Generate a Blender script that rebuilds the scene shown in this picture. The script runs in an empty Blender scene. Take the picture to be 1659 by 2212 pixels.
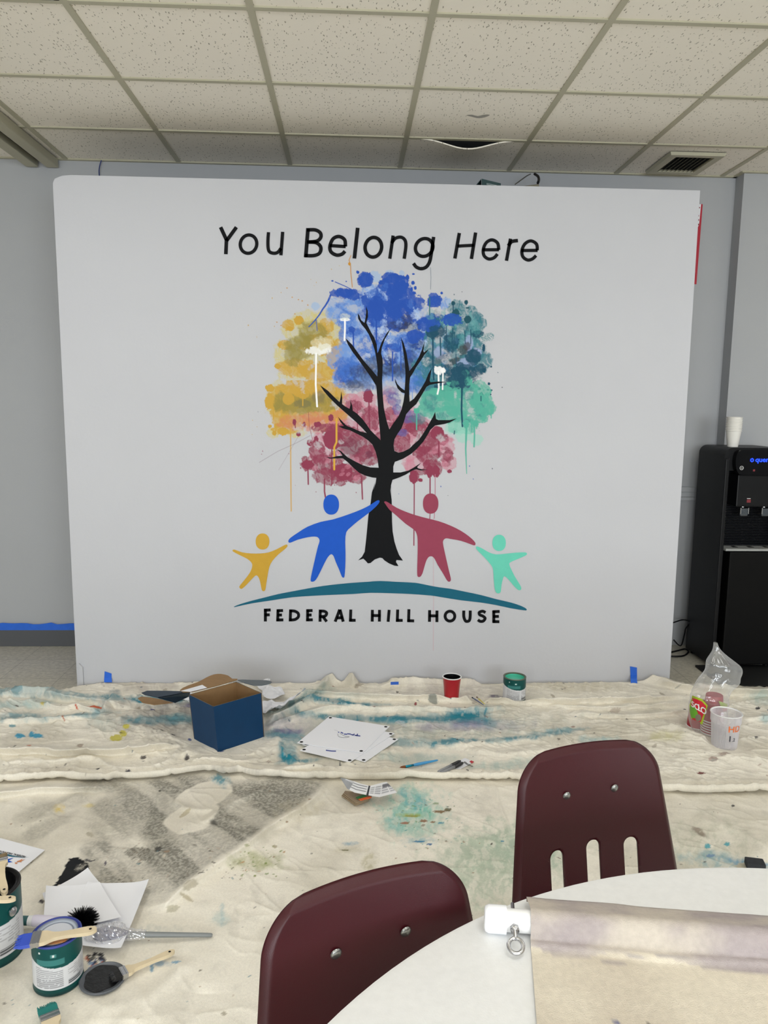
import bpy, bmesh, math, random
import numpy as np
from mathutils import Vector, Matrix
from mathutils.geometry import tessellate_polygon
random.seed(7); rng = np.random.RandomState(11)
PI = math.pi
D = bpy.data; COL = bpy.context.scene.collection; SC = bpy.context.scene

# ------------------------------------------------------------------ camera, world, light, exposure
W, H = 1659, 2212
FPX = 1661.0; PITCH, YAW, ROLL = -.1405, -.0452, .0126; CZ = 1.46
_cy, _sy, _cp, _sp = math.cos(YAW), math.sin(YAW), math.cos(PITCH), math.sin(PITCH)
_fw = np.array([-_sy*_cp, _cy*_cp, _sp]); _rt = np.array([_cy, _sy, 0]); _up = np.cross(_rt, _fw)
_c, _s = math.cos(ROLL), math.sin(ROLL)
M = np.array([_c*_rt+_s*_up, -_s*_rt+_c*_up, _fw])
cam = D.objects.new('camera', D.cameras.new('camera')); COL.objects.link(cam); SC.camera = cam
cam.data.sensor_fit = 'HORIZONTAL'; cam.data.sensor_width = 36; cam.data.lens = 36*FPX/W
cam.data.clip_start = .02
cam.matrix_world = Matrix(((M[0][0], M[1][0], -M[2][0], 0), (M[0][1], M[1][1], -M[2][1], 0), (M[0][2], M[1][2], -M[2][2], CZ), (0, 0, 0, 1)))
SC.view_settings.view_transform = 'Standard'; SC.view_settings.look = 'None'
SC.view_settings.gamma = 1; SC.view_settings.use_curve_mapping = False
EXPOSURE = -0.33
SC.view_settings.exposure = EXPOSURE
SC.cycles.max_bounces = 10; SC.cycles.diffuse_bounces = 6; SC.cycles.transparent_max_bounces = 16
wd = D.worlds.new('world'); SC.world = wd; wd.use_nodes = True
wd.node_tree.nodes['Background'].inputs[0].default_value = (.55, .65, .8, 1)
wd.node_tree.nodes['Background'].inputs[1].default_value = .35
TROFFER = 7.2          # emission of the ceiling light diffusers
WINDOW_W = 185          # daylight entering by the windows behind the camera

def ray(u, v): return np.array([(u-W/2)/FPX, -(v-H/2)/FPX, 1])@M
def atz(u, v, z=0.):
    d = ray(u, v); t = (z-CZ)/d[2]; return Vector((d[0]*t, d[1]*t, z))
def aty(u, v, Y):
    d = ray(u, v); t = Y/d[1]; return Vector((d[0]*t, Y, CZ+d[2]*t))
def proj(x, y, z):
    q = np.stack([x, y, z-CZ], -1)@M.T
    return W/2+FPX*q[..., 0]/q[..., 2], H/2-FPX*q[..., 1]/q[..., 2]

def area_light(name, loc, rot, sx, sy, power, color):
    l = D.lights.new(name, 'AREA'); l.shape = 'RECTANGLE'; l.size = sx; l.size_y = sy; l.energy = power; l.color = color
    o = D.objects.new(name, l); COL.objects.link(o); o.location = loc; o.rotation_euler = rot; return o
area_light('window_daylight', (-1.2, -4.12, 1.6), (PI/2, 0, 0), 2.6, 1.5, WINDOW_W, (.90, .955, 1.0))
area_light('window_daylight', (2.2, -4.12, 1.6), (PI/2, 0, 0), 2.6, 1.5, WINDOW_W, (.90, .955, 1.0))

# ------------------------------------------------------------------ helpers
def s2l(c): return tuple((x/255/12.92 if x/255 <= .04045 else ((x/255+.055)/1.055)**2.4) for x in c)
def A(c): return np.array(s2l(c))
def mat(name, c, rough=.6, metal=0., spec=.5, noise=None, bump=None, coat=0., emis=None, alpha=1., trans=0.):
    """c sRGB 0-255; noise=(scale, amount); bump=(scale, strength)"""
    m = D.materials.new(name); m.use_nodes = True; nt = m.node_tree; b = nt.nodes['Principled BSDF']
    col = s2l(c)+(1,)
    b.inputs['Base Color'].default_value = col; b.inputs['Roughness'].default_value = rough
    b.inputs['Metallic'].default_value = metal; b.inputs['Specular IOR Level'].default_value = spec
    b.inputs['Coat Weight'].default_value = coat; b.inputs['Alpha'].default_value = alpha
    b.inputs['Transmission Weight'].default_value = trans
    if emis: b.inputs['Emission Color'].default_value = s2l(emis[0])+(1,); b.inputs['Emission Strength'].default_value = emis[1]
    tc = nt.nodes.new('ShaderNodeTexCoord')
    if noise:
        n = nt.nodes.new('ShaderNodeTexNoise'); n.inputs['Scale'].default_value = noise[0]; n.inputs['Detail'].default_value = 6
        nt.links.new(tc.outputs['Object'], n.inputs['Vector'])
        mx = nt.nodes.new('ShaderNodeMix'); mx.data_type = 'RGBA'; mx.blend_type = 'MULTIPLY'
        mr = nt.nodes.new('ShaderNodeMapRange'); mr.inputs[1].default_value = .3; mr.inputs[2].default_value = .7
        mr.inputs[3].default_value = 1-noise[1]; mr.inputs[4].default_value = 1.
        nt.links.new(n.outputs['Fac'], mr.inputs[0]); mx.inputs[0].default_value = 1
        mx.inputs[6].default_value = col; nt.links.new(mr.outputs[0], mx.inputs[7]); nt.links.new(mx.outputs[2], b.inputs['Base Color'])
    if bump:
        n2 = nt.nodes.new('ShaderNodeTexNoise'); n2.inputs['Scale'].default_value = bump[0]; n2.inputs['Detail'].default_value = 5
        nt.links.new(tc.outputs['Object'], n2.inputs['Vector'])
        bp = nt.nodes.new('ShaderNodeBump'); bp.inputs['Strength'].default_value = bump[1]; bp.inputs['Distance'].default_value = .01
        nt.links.new(n2.outputs['Fac'], bp.inputs['Height']); nt.links.new(bp.outputs[0], b.inputs['Normal'])
    return m
def vmat(name, rough=.6, spec=.4, bump=None, metal=0., grain=None):
    """colour read from the mesh's painted colour attribute, plus a fine procedural grain"""
    m = mat(name, (200, 200, 200), rough, metal, spec, None, bump); nt = m.node_tree; b = nt.nodes['Principled BSDF']
    at = nt.nodes.new('ShaderNodeAttribute'); at.attribute_name = 'Col'
    if grain:
        tc = nt.nodes.new('ShaderNodeTexCoord'); n = nt.nodes.new('ShaderNodeTexNoise'); n.inputs['Scale'].default_value = grain[0]
        n.inputs['Detail'].default_value = 4; nt.links.new(tc.outputs['Object'], n.inputs['Vector'])
        mr = nt.nodes.new('ShaderNodeMapRange'); mr.inputs[1].default_value = .3; mr.inputs[2].default_value = .7
        mr.inputs[3].default_value = 1-grain[1]; mr.inputs[4].default_value = 1.
        mx = nt.nodes.new('ShaderNodeMix'); mx.data_type = 'RGBA'; mx.blend_type = 'MULTIPLY'; mx.inputs[0].default_value = 1
        nt.links.new(n.outputs['Fac'], mr.inputs[0]); nt.links.new(at.outputs['Color'], mx.inputs[6]); nt.links.new(mr.outputs[0], mx.inputs[7])
        nt.links.new(mx.outputs[2], b.inputs['Base Color'])
    else: nt.links.new(at.outputs['Color'], b.inputs['Base Color'])
    return m

def tag(o, label=None, cat=None, group=None, kind=None):
    if label: o['label'] = label
    if cat: o['category'] = cat
    if group: o['group'] = group
    if kind: o['kind'] = kind
    return o
def thing(name, label, cat, loc=(0, 0, 0), rz=0., group=None):
    o = D.objects.new(name, None); o.empty_display_size = .05; COL.objects.link(o)
    o.location = loc; o.rotation_euler = (0, 0, rz); return tag(o, label, cat, group)
def obj(name, V, F, m, parent=None, smooth=False, world=False, colors=None, auto=None):
    """one mesh object; world=True: V given in world coordinates"""
    V = [tuple(v) for v in V] if not isinstance(V, np.ndarray) else V
    if world and parent is not None:
        P = Matrix.LocRotScale(parent.location, parent.rotation_euler, None)
        if parent.parent: P = Matrix.LocRotScale(parent.parent.location, parent.parent.rotation_euler, None)@P
        P = np.array(P.inverted()); V = np.asarray(V, float)@P[:3, :3].T+P[:3, 3]
    me = D.meshes.new(name); me.from_pydata(V.tolist() if isinstance(V, np.ndarray) else V, [], F if isinstance(F, list) else F.tolist()); me.update()
    for mm in (m if isinstance(m, (list, tuple)) else [m]): me.materials.append(mm)
    if colors is not None:
        ca = me.color_attributes.new('Col', 'FLOAT_COLOR', 'POINT')
        c = np.ones((len(me.vertices), 4), np.float32); c[:, :3] = colors; ca.data.foreach_set('color', c.ravel())
    if smooth:
        me.polygons.foreach_set('use_smooth', [True]*len(me.polygons))
        if auto: me.set_sharp_from_angle(angle=auto)
    o = D.objects.new(name, me); COL.objects.link(o)
    if parent is not None: o.parent = parent
    return o
class MB:
    def __init__(s): s.V = []; s.F = []
    def add(s, V, F):
        n = len(s.V); s.V += [tuple(v) for v in V]; s.F += [tuple(i+n for i in f) for f in F]; return s
    def box(s, a, b, bev=0.):
        (x0, y0, z0), (x1, y1, z1) = a, b
        if not bev:
            V = [(x, y, z) for x in (x0, x1) for y in (y0, y1) for z in (z0, z1)]
            return s.add(V, [(0, 1, 3, 2), (4, 6, 7, 5), (0, 4, 5, 1), (2, 3, 7, 6), (0, 2, 6, 4), (1, 5, 7, 3)])
        bm = bmesh.new(); bmesh.ops.create_cube(bm, size=1)
        for v in bm.verts: v.co = Vector(((x0+x1)/2+v.co.x*(x1-x0), (y0+y1)/2+v.co.y*(y1-y0), (z0+z1)/2+v.co.z*(z1-z0)))
        bmesh.ops.bevel(bm, geom=bm.edges[:]+bm.verts[:], offset=bev, segments=2, profile=.6, affect='EDGES')
        V = [v.co[:] for v in bm.verts]; F = [tuple(v.index for v in f.verts) for f in bm.faces]; bm.free(); return s.add(V, F)
    def lathe(s, prof, n=48, c=(0, 0, 0), cap0=False, cap1=False):
        V = []; F = []
        for r, z in prof:
            for k in range(n): a = 2*PI*k/n; V.append((c[0]+r*math.cos(a), c[1]+r*math.sin(a), c[2]+z))
        for i in range(len(prof)-1):
            for k in range(n): F.append((i*n+k, i*n+(k+1) % n, (i+1)*n+(k+1) % n, (i+1)*n+k))
        if cap0: F.append(tuple(range(n))[::-1])
        if cap1: F.append(tuple((len(prof)-1)*n+k for k in range(n)))
        return s.add(V, F)
    def tube(s, pts, r, n=12, cap=True):
        pts = [Vector(p) for p in pts]; rs = r if isinstance(r, (list, tuple)) else [r]*len(pts)
        V = []; F = []; prev = None
        for i, p in enumerate(pts):
            t = (pts[min(i+1, len(pts)-1)]-pts[max(i-1, 0)]).normalized()
            if prev is None: a = t.orthogonal().normalized()
            else: a = (prev-t*prev.dot(t)).normalized()
            prev = a; b = t.cross(a)
            for k in range(n): th = 2*PI*k/n; V.append(p+(a*math.cos(th)+b*math.sin(th))*rs[i])
        for i in range(len(pts)-1):
            for k in range(n): F.append((i*n+k, i*n+(k+1) % n, (i+1)*n+(k+1) % n, (i+1)*n+k))
        if cap: F.append(tuple(range(n))[::-1]); F.append(tuple((len(pts)-1)*n+k for k in range(n)))
        return s.add(V, F)
    def plate(s, top, th, dirn=(0, 0, -1)):
        """closed outline (3D points) extruded by th along dirn"""
        n = len(top); d = Vector(dirn)*th; top = [Vector(p) for p in top]
        tri = tessellate_polygon([top]); V = top+[p+d for p in top]
        F = [tuple(t) for t in tri]+[tuple(i+n for i in t[::-1]) for t in tri]+[(i, (i+1) % n, (i+1) % n+n, i+n) for i in range(n)]
        return s.add(V, F)
    def flat(s, pts):
        pts = [Vector(p) for p in pts]; return s.add(pts, [tuple(t) for t in tessellate_polygon([pts])])
    def sphere(s, c, r, n=16, sz=1.):
        prof = [(max(1e-4, r*math.cos(a)), r*math.sin(a)*sz) for a in np.linspace(-PI/2, PI/2, n//2+1)]
        return s.lathe(prof, n, c)
    def build(s, name, m, parent=None, smooth=False, world=False, auto=None):
        return obj(name, s.V, s.F, m, parent, smooth, world, auto=auto)
def smooth_poly(pts, k=3, closed=True):
    P = [np.array(p, float) for p in pts]; n = len(P); out = []
    for i in range(n if closed else n-1):
        g = (lambda j: P[j % n]) if closed else (lambda j: P[max(0, min(n-1, j))])
        p0, p1, p2, p3 = g(i-1), g(i), g(i+1), g(i+2)
        for t in [q/k for q in range(k)]:
            out.append(.5*((2*p1)+(-p0+p2)*t+(2*p0-5*p1+4*p2-p3)*t*t+(-p0+3*p1-3*p2+p3)*t**3))
    if not closed: out.append(P[-1])
    return [tuple(o) for o in out]
def copy_tree(o, parent=None):
    c = o.copy(); COL.objects.link(c); c.parent = parent
    for ch in [x for x in o.children]: copy_tree(ch, c)
    return c
def text_mesh(s, size, bold=False):
    cu = D.curves.new('tmp', 'FONT'); cu.body = s; cu.size = size; cu.resolution_u = 3
    if bold: cu.offset = size*.02
    t = D.objects.new('tmp', cu); COL.objects.link(t); bpy.context.view_layer.update()
    me = t.to_mesh(); V = [v.co.copy() for v in me.vertices]; F = [tuple(p.vertices) for p in me.polygons]
    t.to_mesh_clear(); D.objects.remove(t); D.curves.remove(cu); return V, F
_T = np.random.RandomState(3).rand(512, 512)
def vn(x, y):
    xi = np.floor(x).astype(int); yi = np.floor(y).astype(int); fx = x-xi; fy = y-yi
    fx = fx*fx*(3-2*fx); fy = fy*fy*(3-2*fy); a = lambda i, j: _T[i & 511, j & 511]
    return (a(xi, yi)*(1-fx)+a(xi+1, yi)*fx)*(1-fy)+(a(xi, yi+1)*(1-fx)+a(xi+1, yi+1)*fx)*fy
def fbm(x, y, sc, octv=4, seed=0, gain=.5):
    v = 0; a = 1; t = 0
    for k in range(octv): v = v+a*vn(x*sc+seed*17.3+k*31.7, y*sc+seed*9.1+k*11.9); t += a; a *= gain; sc *= 2.03
    return v/t          # 0..1
def sst(e0, e1, x): t = np.clip((x-e0)/(e1-e0), 0, 1); return t*t*(3-2*t)
def polydist(X, Y, pts):
    """signed distance (by side) and arclength fraction to an open polyline"""
    best = np.full(X.shape, 1e9); side = np.zeros(X.shape); fr = np.zeros(X.shape)
    L = [math.dist(pts[i], pts[i+1]) for i in range(len(pts)-1)]; T = sum(L); acc = 0
    for i in range(len(pts)-1):
        ax, ay = pts[i]; bx, by = pts[i+1]; dx, dy = bx-ax, by-ay; l2 = dx*dx+dy*dy+1e-12
        t = np.clip(((X-ax)*dx+(Y-ay)*dy)/l2, 0, 1); px = X-ax-t*dx; py = Y-ay-t*dy; d = np.sqrt(px*px+py*py)
        m_ = d < best; best = np.where(m_, d, best); side = np.where(m_, np.sign(dx*(Y-ay)-dy*(X-ax)), side)
        fr = np.where(m_, (acc+t*L[i])/T, fr); acc += L[i]
    return best*side, fr
class Canvas:
    """paint laid on a surface: U,V = working coordinates of every vertex"""
    def __init__(s, U, V, base):
        s.U, s.V = U, V; s.base = np.array(base, float)*np.ones((len(U), 3)); s.C = s.base.copy(); s.cov = np.zeros(len(U)); s.k = 0; s.sk = 1.
    def _mix(s, idx, a, c):
        c = s.base[idx] if c is None else np.array(A(c)*1.0)
        s.C[idx] = s.C[idx]*(1-a[:, None])+c*a[:, None]; s.cov[idx] = np.maximum(s.cov[idx], a)
    def blob(s, cx, cy, rx, ry, c, a=1., rot=0., soft=.1, rough=.35, fs=None, tex=0., ts=None):
        s.k += 1; R = max(rx, ry)*1.9
        idx = np.nonzero((abs(s.U-cx) < R) & (abs(s.V-cy) < R))[0]
        if not len(idx): return
        x = s.U[idx]-cx; y = s.V[idx]-cy; t = math.radians(rot); ct, st = math.cos(t), math.sin(t)
        p = (x*ct+y*st)/rx; q = (-x*st+y*ct)/ry; d = np.sqrt(p*p+q*q)
        f = fs or 1.9/min(rx, ry); soft = soft*s.sk
        d = d+(fbm(s.U[idx], s.V[idx], f, 5, s.k, .6)-.5)*2.3*rough
        al = 1-sst(1-soft, 1+soft, d)
        if tex:
            ts_ = ts or .12; wx = fbm(s.U[idx], s.V[idx], ts_*.5, 2, s.k+5)*14; 
            n = fbm(s.U[idx]+wx*2, s.V[idx]*.6+wx, ts_*1.6, 5, s.k+9, .6); al = al*(1-tex+tex*sst(.45, .55, n))
        s._mix(idx, al*a, c)
    def poly(s, pts, c, a=1., rough=1., fs=.2, soft=.6):
        s.k += 1; P = np.array(pts, float); mn = P.min(0)-6; mx = P.max(0)+6
        idx = np.nonzero((s.U > mn[0]) & (s.U < mx[0]) & (s.V > mn[1]) & (s.V < mx[1]))[0]
        x = s.U[idx]+(fbm(s.U[idx], s.V[idx], fs, 3, s.k)-.5)*2*rough; y = s.V[idx]+(fbm(s.U[idx], s.V[idx], fs, 3, s.k+3)-.5)*2*rough
        ins = np.zeros(len(idx), bool); n = len(P)
        for i in range(n):
            x0, y0 = P[i]; x1, y1 = P[(i+1) % n]
            if y0 == y1: continue
            ins ^= ((y0 > y) != (y1 > y)) & (x < (x1-x0)*(y-y0)/(y1-y0)+x0)
        s._mix(idx, ins*float(a), c)
    def line(s, pts, w, c, a=1., w1=None):
        P = np.array(pts, float); mn = P.min(0)-5; mx = P.max(0)+5
        idx = np.nonzero((s.U > mn[0]) & (s.U < mx[0]) & (s.V > mn[1]) & (s.V < mx[1]))[0]
        d, fr = polydist(s.U[idx], s.V[idx], [tuple(p) for p in pts]); ww = w+((w1 if w1 is not None else w)-w)*fr
        s._mix(idx, (1-sst(ww-.45, ww+.45, abs(d)))*a, c)

# ------------------------------------------------------------------ materials of the place
M_wall = mat('wall_paint', (172, 174, 177), .65, noise=(1.3, .06), bump=(220, .05))
M_board_rgb = (195, 196, 201)
M_board = mat('partition_paint', M_board_rgb, .6, spec=.2, noise=(2.2, .03), bump=(60, .05))
M_tbar = mat('ceiling_grid_metal', (176, 172, 150), .5)
M_blk = mat('black_plastic', (8, 9, 12), .42, spec=.25, noise=(30, .1))
M_white = mat('white_plastic', (232, 232, 232), .3)
M_metal = mat('steel', (190, 190, 192), .25, 1.)
M_wood = mat('pale_wood', (222, 205, 172), .55, noise=(25, .12))
M_paper = mat('paper', (236, 237, 242), .8, noise=(8, .03))
M_tape = mat('blue_masking_tape', (36, 104, 216), .6, noise=(40, .1))
M_dark = mat('dark_void', (8, 8, 8), .9)

def ceiling_mat():
    m = mat('acoustic_tile', (206, 200, 188), .9); nt = m.node_tree; b = nt.nodes['Principled BSDF']
    tc = nt.nodes.new('ShaderNodeTexCoord')
    def layer(rot, sx, sy, th, seed):
        mp = nt.nodes.new('ShaderNodeMapping'); mp.inputs['Rotation'].default_value = (0, 0, rot); mp.inputs['Scale'].default_value = (sx, sy, 1)
        mp.inputs['Location'].default_value = (seed, seed*2.3, 0)
        nz = nt.nodes.new('ShaderNodeTexNoise'); nz.inputs['Scale'].default_value = 30; nt.links.new(tc.outputs['Object'], nz.inputs['Vector'])
        ad = nt.nodes.new('ShaderNodeMix'); ad.data_type = 'VECTOR'; ad.inputs[0].default_value = .015
        nt.links.new(tc.outputs['Object'], ad.inputs[4]); nt.links.new(nz.outputs['Color'], ad.inputs[5])
        nt.links.new(ad.outputs[1], mp.inputs['Vector'])
        v = nt.nodes.new('ShaderNodeTexVoronoi'); v.inputs['Scale'].default_value = 1; v.inputs['Randomness'].default_value = 1
        nt.links.new(mp.outputs[0], v.inputs['Vector'])
        r = nt.nodes.new('ShaderNodeMapRange'); r.inputs[1].default_value = th*.75; r.inputs[2].default_value = th; r.inputs[3].default_value = 0; r.inputs[4].default_value = 1
        nt.links.new(v.outputs['Distance'], r.inputs[0]); return r.outputs[0]
    outs = [layer(.30, 78, 23, .17, 1), layer(-.22, 84, 25, .15, 5), layer(.9, 80, 34, .12, 9)]
    cur = outs[0]
    for o_ in outs[1:]:
        mn = nt.nodes.new('ShaderNodeMath'); mn.operation = 'MINIMUM'; nt.links.new(cur, mn.inputs[0]); nt.links.new(o_, mn.inputs[1]); cur = mn.outputs[0]
    mx = nt.nodes.new('ShaderNodeMix'); mx.data_type = 'RGBA'; mx.inputs[6].default_value = s2l((160, 154, 140))+(1,); mx.inputs[7].default_value = s2l((240, 234, 222))+(1,)
    nt.links.new(cur, mx.inputs[0]); nt.links.new(mx.outputs[2], b.inputs['Base Color'])
    bp = nt.nodes.new('ShaderNodeBump'); bp.inputs['Distance'].default_value = .003; bp.inputs['Strength'].default_value = .5
    nt.links.new(cur, bp.inputs['Height']); nt.links.new(bp.outputs[0], b.inputs['Normal']); return m
M_tile = ceiling_mat()
def floor_mat():
    m = mat('vinyl_tile', (150, 146, 132), .35); nt = m.node_tree; b = nt.nodes['Principled BSDF']
    tc = nt.nodes.new('ShaderNodeTexCoord'); br = nt.nodes.new('ShaderNodeTexBrick'); br.offset = 0; br.squash = 1
    br.inputs['Scale'].default_value = 1; br.inputs['Brick Width'].default_value = .305; br.inputs['Row Height'].default_value = .305
    br.inputs['Mortar Size'].default_value = .0016; br.inputs['Color1'].default_value = s2l((206, 201, 186))+(1,); br.inputs['Color2'].default_value = s2l((198, 193, 178))+(1,)
    br.inputs['Mortar'].default_value = s2l((160, 156, 142))+(1,)
    mp = nt.nodes.new('ShaderNodeMapping'); mp.inputs['Rotation'].default_value = (0, 0, 0)
    nt.links.new(tc.outputs['Object'], mp.inputs[0]); nt.links.new(mp.outputs[0], br.inputs['Vector'])
    n = nt.nodes.new('ShaderNodeTexNoise'); n.inputs['Scale'].default_value = 45; n.inputs['Detail'].default_value = 8; n.inputs['Roughness'].default_value = .7
    nt.links.new(tc.outputs['Object'], n.inputs['Vector'])
    r = nt.nodes.new('ShaderNodeMapRange'); r.inputs[1].default_value = .35; r.inputs[2].default_value = .62; r.inputs[3].default_value = .72; r.inputs[4].default_value = 1.05
    nt.links.new(n.outputs['Fac'], r.inputs[0]); mx = nt.nodes.new('ShaderNodeMix'); mx.data_type = 'RGBA'; mx.blend_type = 'MULTIPLY'; mx.inputs[0].default_value = 1
    nt.links.new(br.outputs['Color'], mx.inputs[6]); nt.links.new(r.outputs[0], mx.inputs[7]); nt.links.new(mx.outputs[2], b.inputs['Base Color']); return m

# ------------------------------------------------------------------ room shell
def struct(o): o['kind'] = 'structure'; return o
XL, XR, YF, YB, ZC = -5.2, 5.4, -4.2, 4.52, 2.757
struct(MB().box((XL-.3, YF-.3, -.1), (XR+.3, YB+.3, 0)).build('floor', floor_mat()))
struct(MB().box((XL, YB, 0), (XR, YB+.12, ZC+.25)).build('wall_back', M_wall))
struct(MB().box((2.19, 4.425, 0), (XR, YB, ZC)).build('wall_right_projection', M_wall)).name = 'wall_back_right'
struct(MB().box((XL-.12, YF, 0), (XL, YB, ZC)).build('wall_left', M_wall))
struct(MB().box((XR, YF, 0), (XR+.12, YB, ZC)).build('wall_right', M_wall))
# front wall with two window openings (behind the camera)
fw_ = MB(); wx = [(-2.5, .1), (.9, 3.5)]
fw_.box((XL, YF-.12, 0), (XR, YF, .85)).box((XL, YF-.12, 2.35), (XR, YF, ZC))
for a, b in ((XL, wx[0][0]), (wx[0][1], wx[1][0]), (wx[1][1], XR)): fw_.box((a, YF-.12, .85), (b, YF, 2.35))
struct(fw_.build('wall_front', M_wall))
for i, (a, b) in enumerate(wx):
    f = MB()
    for p, q in (((a, YF-.1, .85), (a+.05, YF-.04, 2.35)), ((b-.05, YF-.1, .85), (b, YF-.04, 2.35)), ((a, YF-.1, .85), (b, YF-.04, .9)), ((a, YF-.1, 2.3), (b, YF-.04, 2.35)), (((a+b)/2-.025, YF-.1, .85), ((a+b)/2+.025, YF-.04, 2.35))): f.box(p, q)
    struct(f.build('window_%d' % (i+1), M_white))
# ceiling: tiles plane (one cell left open where a tile sags), T-bar grid
GX0, GY0, G = -.341, 4.014, .61
gxs = [GX0+G*k for k in range(-8, 10)]; gys = [GY0-G*k for k in range(0, 14)]
cell = (GX0+G, GX0+2*G, GY0, YB)
ce = MB(); xs = sorted([XL]+[x for x in gxs if XL < x < XR]+[XR]); ys = sorted([YF]+[y for y in gys if YF < y < YB]+[YB])
troffers = [(GX0-2*G, GY0-4*G), (GX0-2*G, GY0-9*G), (GX0+G*1, GY0-7*G), (GX0+4*G, GY0-4*G), (GX0+4*G, GY0-9*G), (GX0-6*G, GY0-4*G), (GX0-6*G, GY0-9*G), (GX0+7*G, GY0-5*G)]
def in_tr(x, y): return any(a-.01 < x < a+G+.01 and b-.01 < y < b+2*G+.01 for a, b in troffers)
for i in range(len(xs)-1):
    for j in range(len(ys)-1):
        cx, cy = (xs[i]+xs[i+1])/2, (ys[j]+ys[j+1])/2
        if (cell[0] < cx < cell[1] and cell[2] < cy < cell[3]) or in_tr(cx, cy): continue
        ce.add([(xs[i], ys[j], ZC+.006), (xs[i+1], ys[j], ZC+.006), (xs[i+1], ys[j+1], ZC+.006), (xs[i], ys[j+1], ZC+.006)], [(0, 3, 2, 1)])
ce_o = struct(ce.build('ceiling', M_tile))
MBd = MB().box((XL-.2, YF-.2, ZC+.24), (XR+.2, YB+.15, ZC+.3)); struct(MBd.build('ceiling_deck', M_dark)).name = 'ceiling_slab'
gb = MB()
for x in gxs:
    if XL < x < XR: gb.box((x-.012, YF, ZC), (x+.012, YB, ZC+.012))
for y in gys:
    if YF < y < YB: gb.box((XL, y-.012, ZC+.0005), (XR, y+.012, ZC+.012))
gb.box((XL, YB-.022, ZC-.001), (2.19, YB, ZC+.012)).box((2.19, 4.403, ZC-.001), (XR, 4.425, ZC+.012)).box((2.168, 4.403, ZC-.001), (2.19, YB, ZC+.012))
struct(gb.build('trim_1', M_tbar))
# sagging tile
t_sag = thing('ceiling_tile', 'speckled ceiling tile bowed down at one edge with a black gap above it', 'ceiling tile', ((cell[0]+cell[1])/2, (cell[2]+cell[3])/2, ZC))
n1, n2 = 24, 10; V = []; F = []
for j in range(n2+1):
    for i in range(n1+1):
        u, v = i/n1, j/n2; x = cell[0]+.006+u*(cell[1]-cell[0]-.012); y = cell[2]+.004+v*(cell[3]-cell[2]-.01)
        V.append((x, y, ZC+.004-.046*math.exp(-((u-.5)/.24)**2)*(1-v)**1.6))
for j in range(n2):
    for i in range(n1): a = j*(n1+1)+i; F.append((a, a+n1+1, a+n1+2, a+1))
nv = len(V); V += [(x, y, z+.006) for x, y, z in V]; F += [tuple(k+nv for k in f[::-1]) for f in F[:]]
for i in range(n1): F.append((i, i+1, i+1+nv, i+nv))
obj('panel', V, F, M_tile, t_sag, world=True)
# troffers
M_diff = mat('light_diffuser', (255, 255, 250), .5, emis=((252, 251, 250), TROFFER))
for k, (a, b) in enumerate(troffers):
    t = thing('ceiling_light', ['lit white ceiling light panel at the upper left corner', 'lit recessed ceiling light panel behind the viewpoint'][k > 0], 'ceiling light', (a+G/2, b+G, ZC), group=None if k == 0 else 'ceiling lights behind the viewpoint')
    MB().box((a+.03, b+.03, ZC+.002), (a+G-.03, b+2*G-.03, ZC+.005)).build('diffuser', M_diff, t, world=True)
    f = MB()
    for p, q in (((a+.01, b+.01), (a+.03, b+2*G-.01)), ((a+G-.03, b+.01), (a+G-.01, b+2*G-.01)), ((a+.01, b+.01), (a+G-.01, b+.03)), ((a+.01, b+2*G-.03), (a+G-.01, b+2*G-.01))):
        f.box((p[0], p[1], ZC+.0005), (q[0], q[1], ZC+.03))
    f.build('frame', M_white, t, world=True)
# partition track along the ceiling at left
tr = MB()
for a, b in ((-1.665, -1.60), (-1.775, -1.71)): tr.box((a, YF, ZC-.045), (b, YB-.02, ZC), .006)
struct(tr.build('trim_2', M_tbar)); struct(MB().box((-1.71, YF, ZC-.012), (-1.665, YB-.03, ZC-.001)).build('trim_3', M_dark))  # near-black strip puts the shade of the gap between the beams into colour
# baseboard (left of the partition), its tape, and the chair rail at right
struct(MB().box((XL, YB-.012, 0), (1.3, YB, .105), .003).build('baseboard_back', mat('grey_vinyl_base', (84, 86, 90), .4)))
V = []; F = []
for i in range(61):
    x = -3.2+2.1*i/60; r_ = fbm(np.array([x*6.]), np.array([2.]), 1, 3)[0]; top = .128+.04*(r_-.4)+(.012 if x < -1.75 else .02*(x > -1.6))
    V += [(x, YB-.013, .100), (x, YB-.013, top)]
for i in range(60): F.append((2*i, 2*i+2, 2*i+3, 2*i+1))
tp = obj('tape_strip', V, F, M_tape); tag(tp, 'long strip of blue masking tape along the wall just above the grey baseboard', 'tape')
rl = MB()
for z0, z1, d in ((.905, .925, .028), (.925, .955, .016), (.955, .985, .022)): rl.box((1.2, YB-d, z0), (2.19, YB, z1), .003)
struct(rl.build('trim_4', M_wall))
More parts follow.
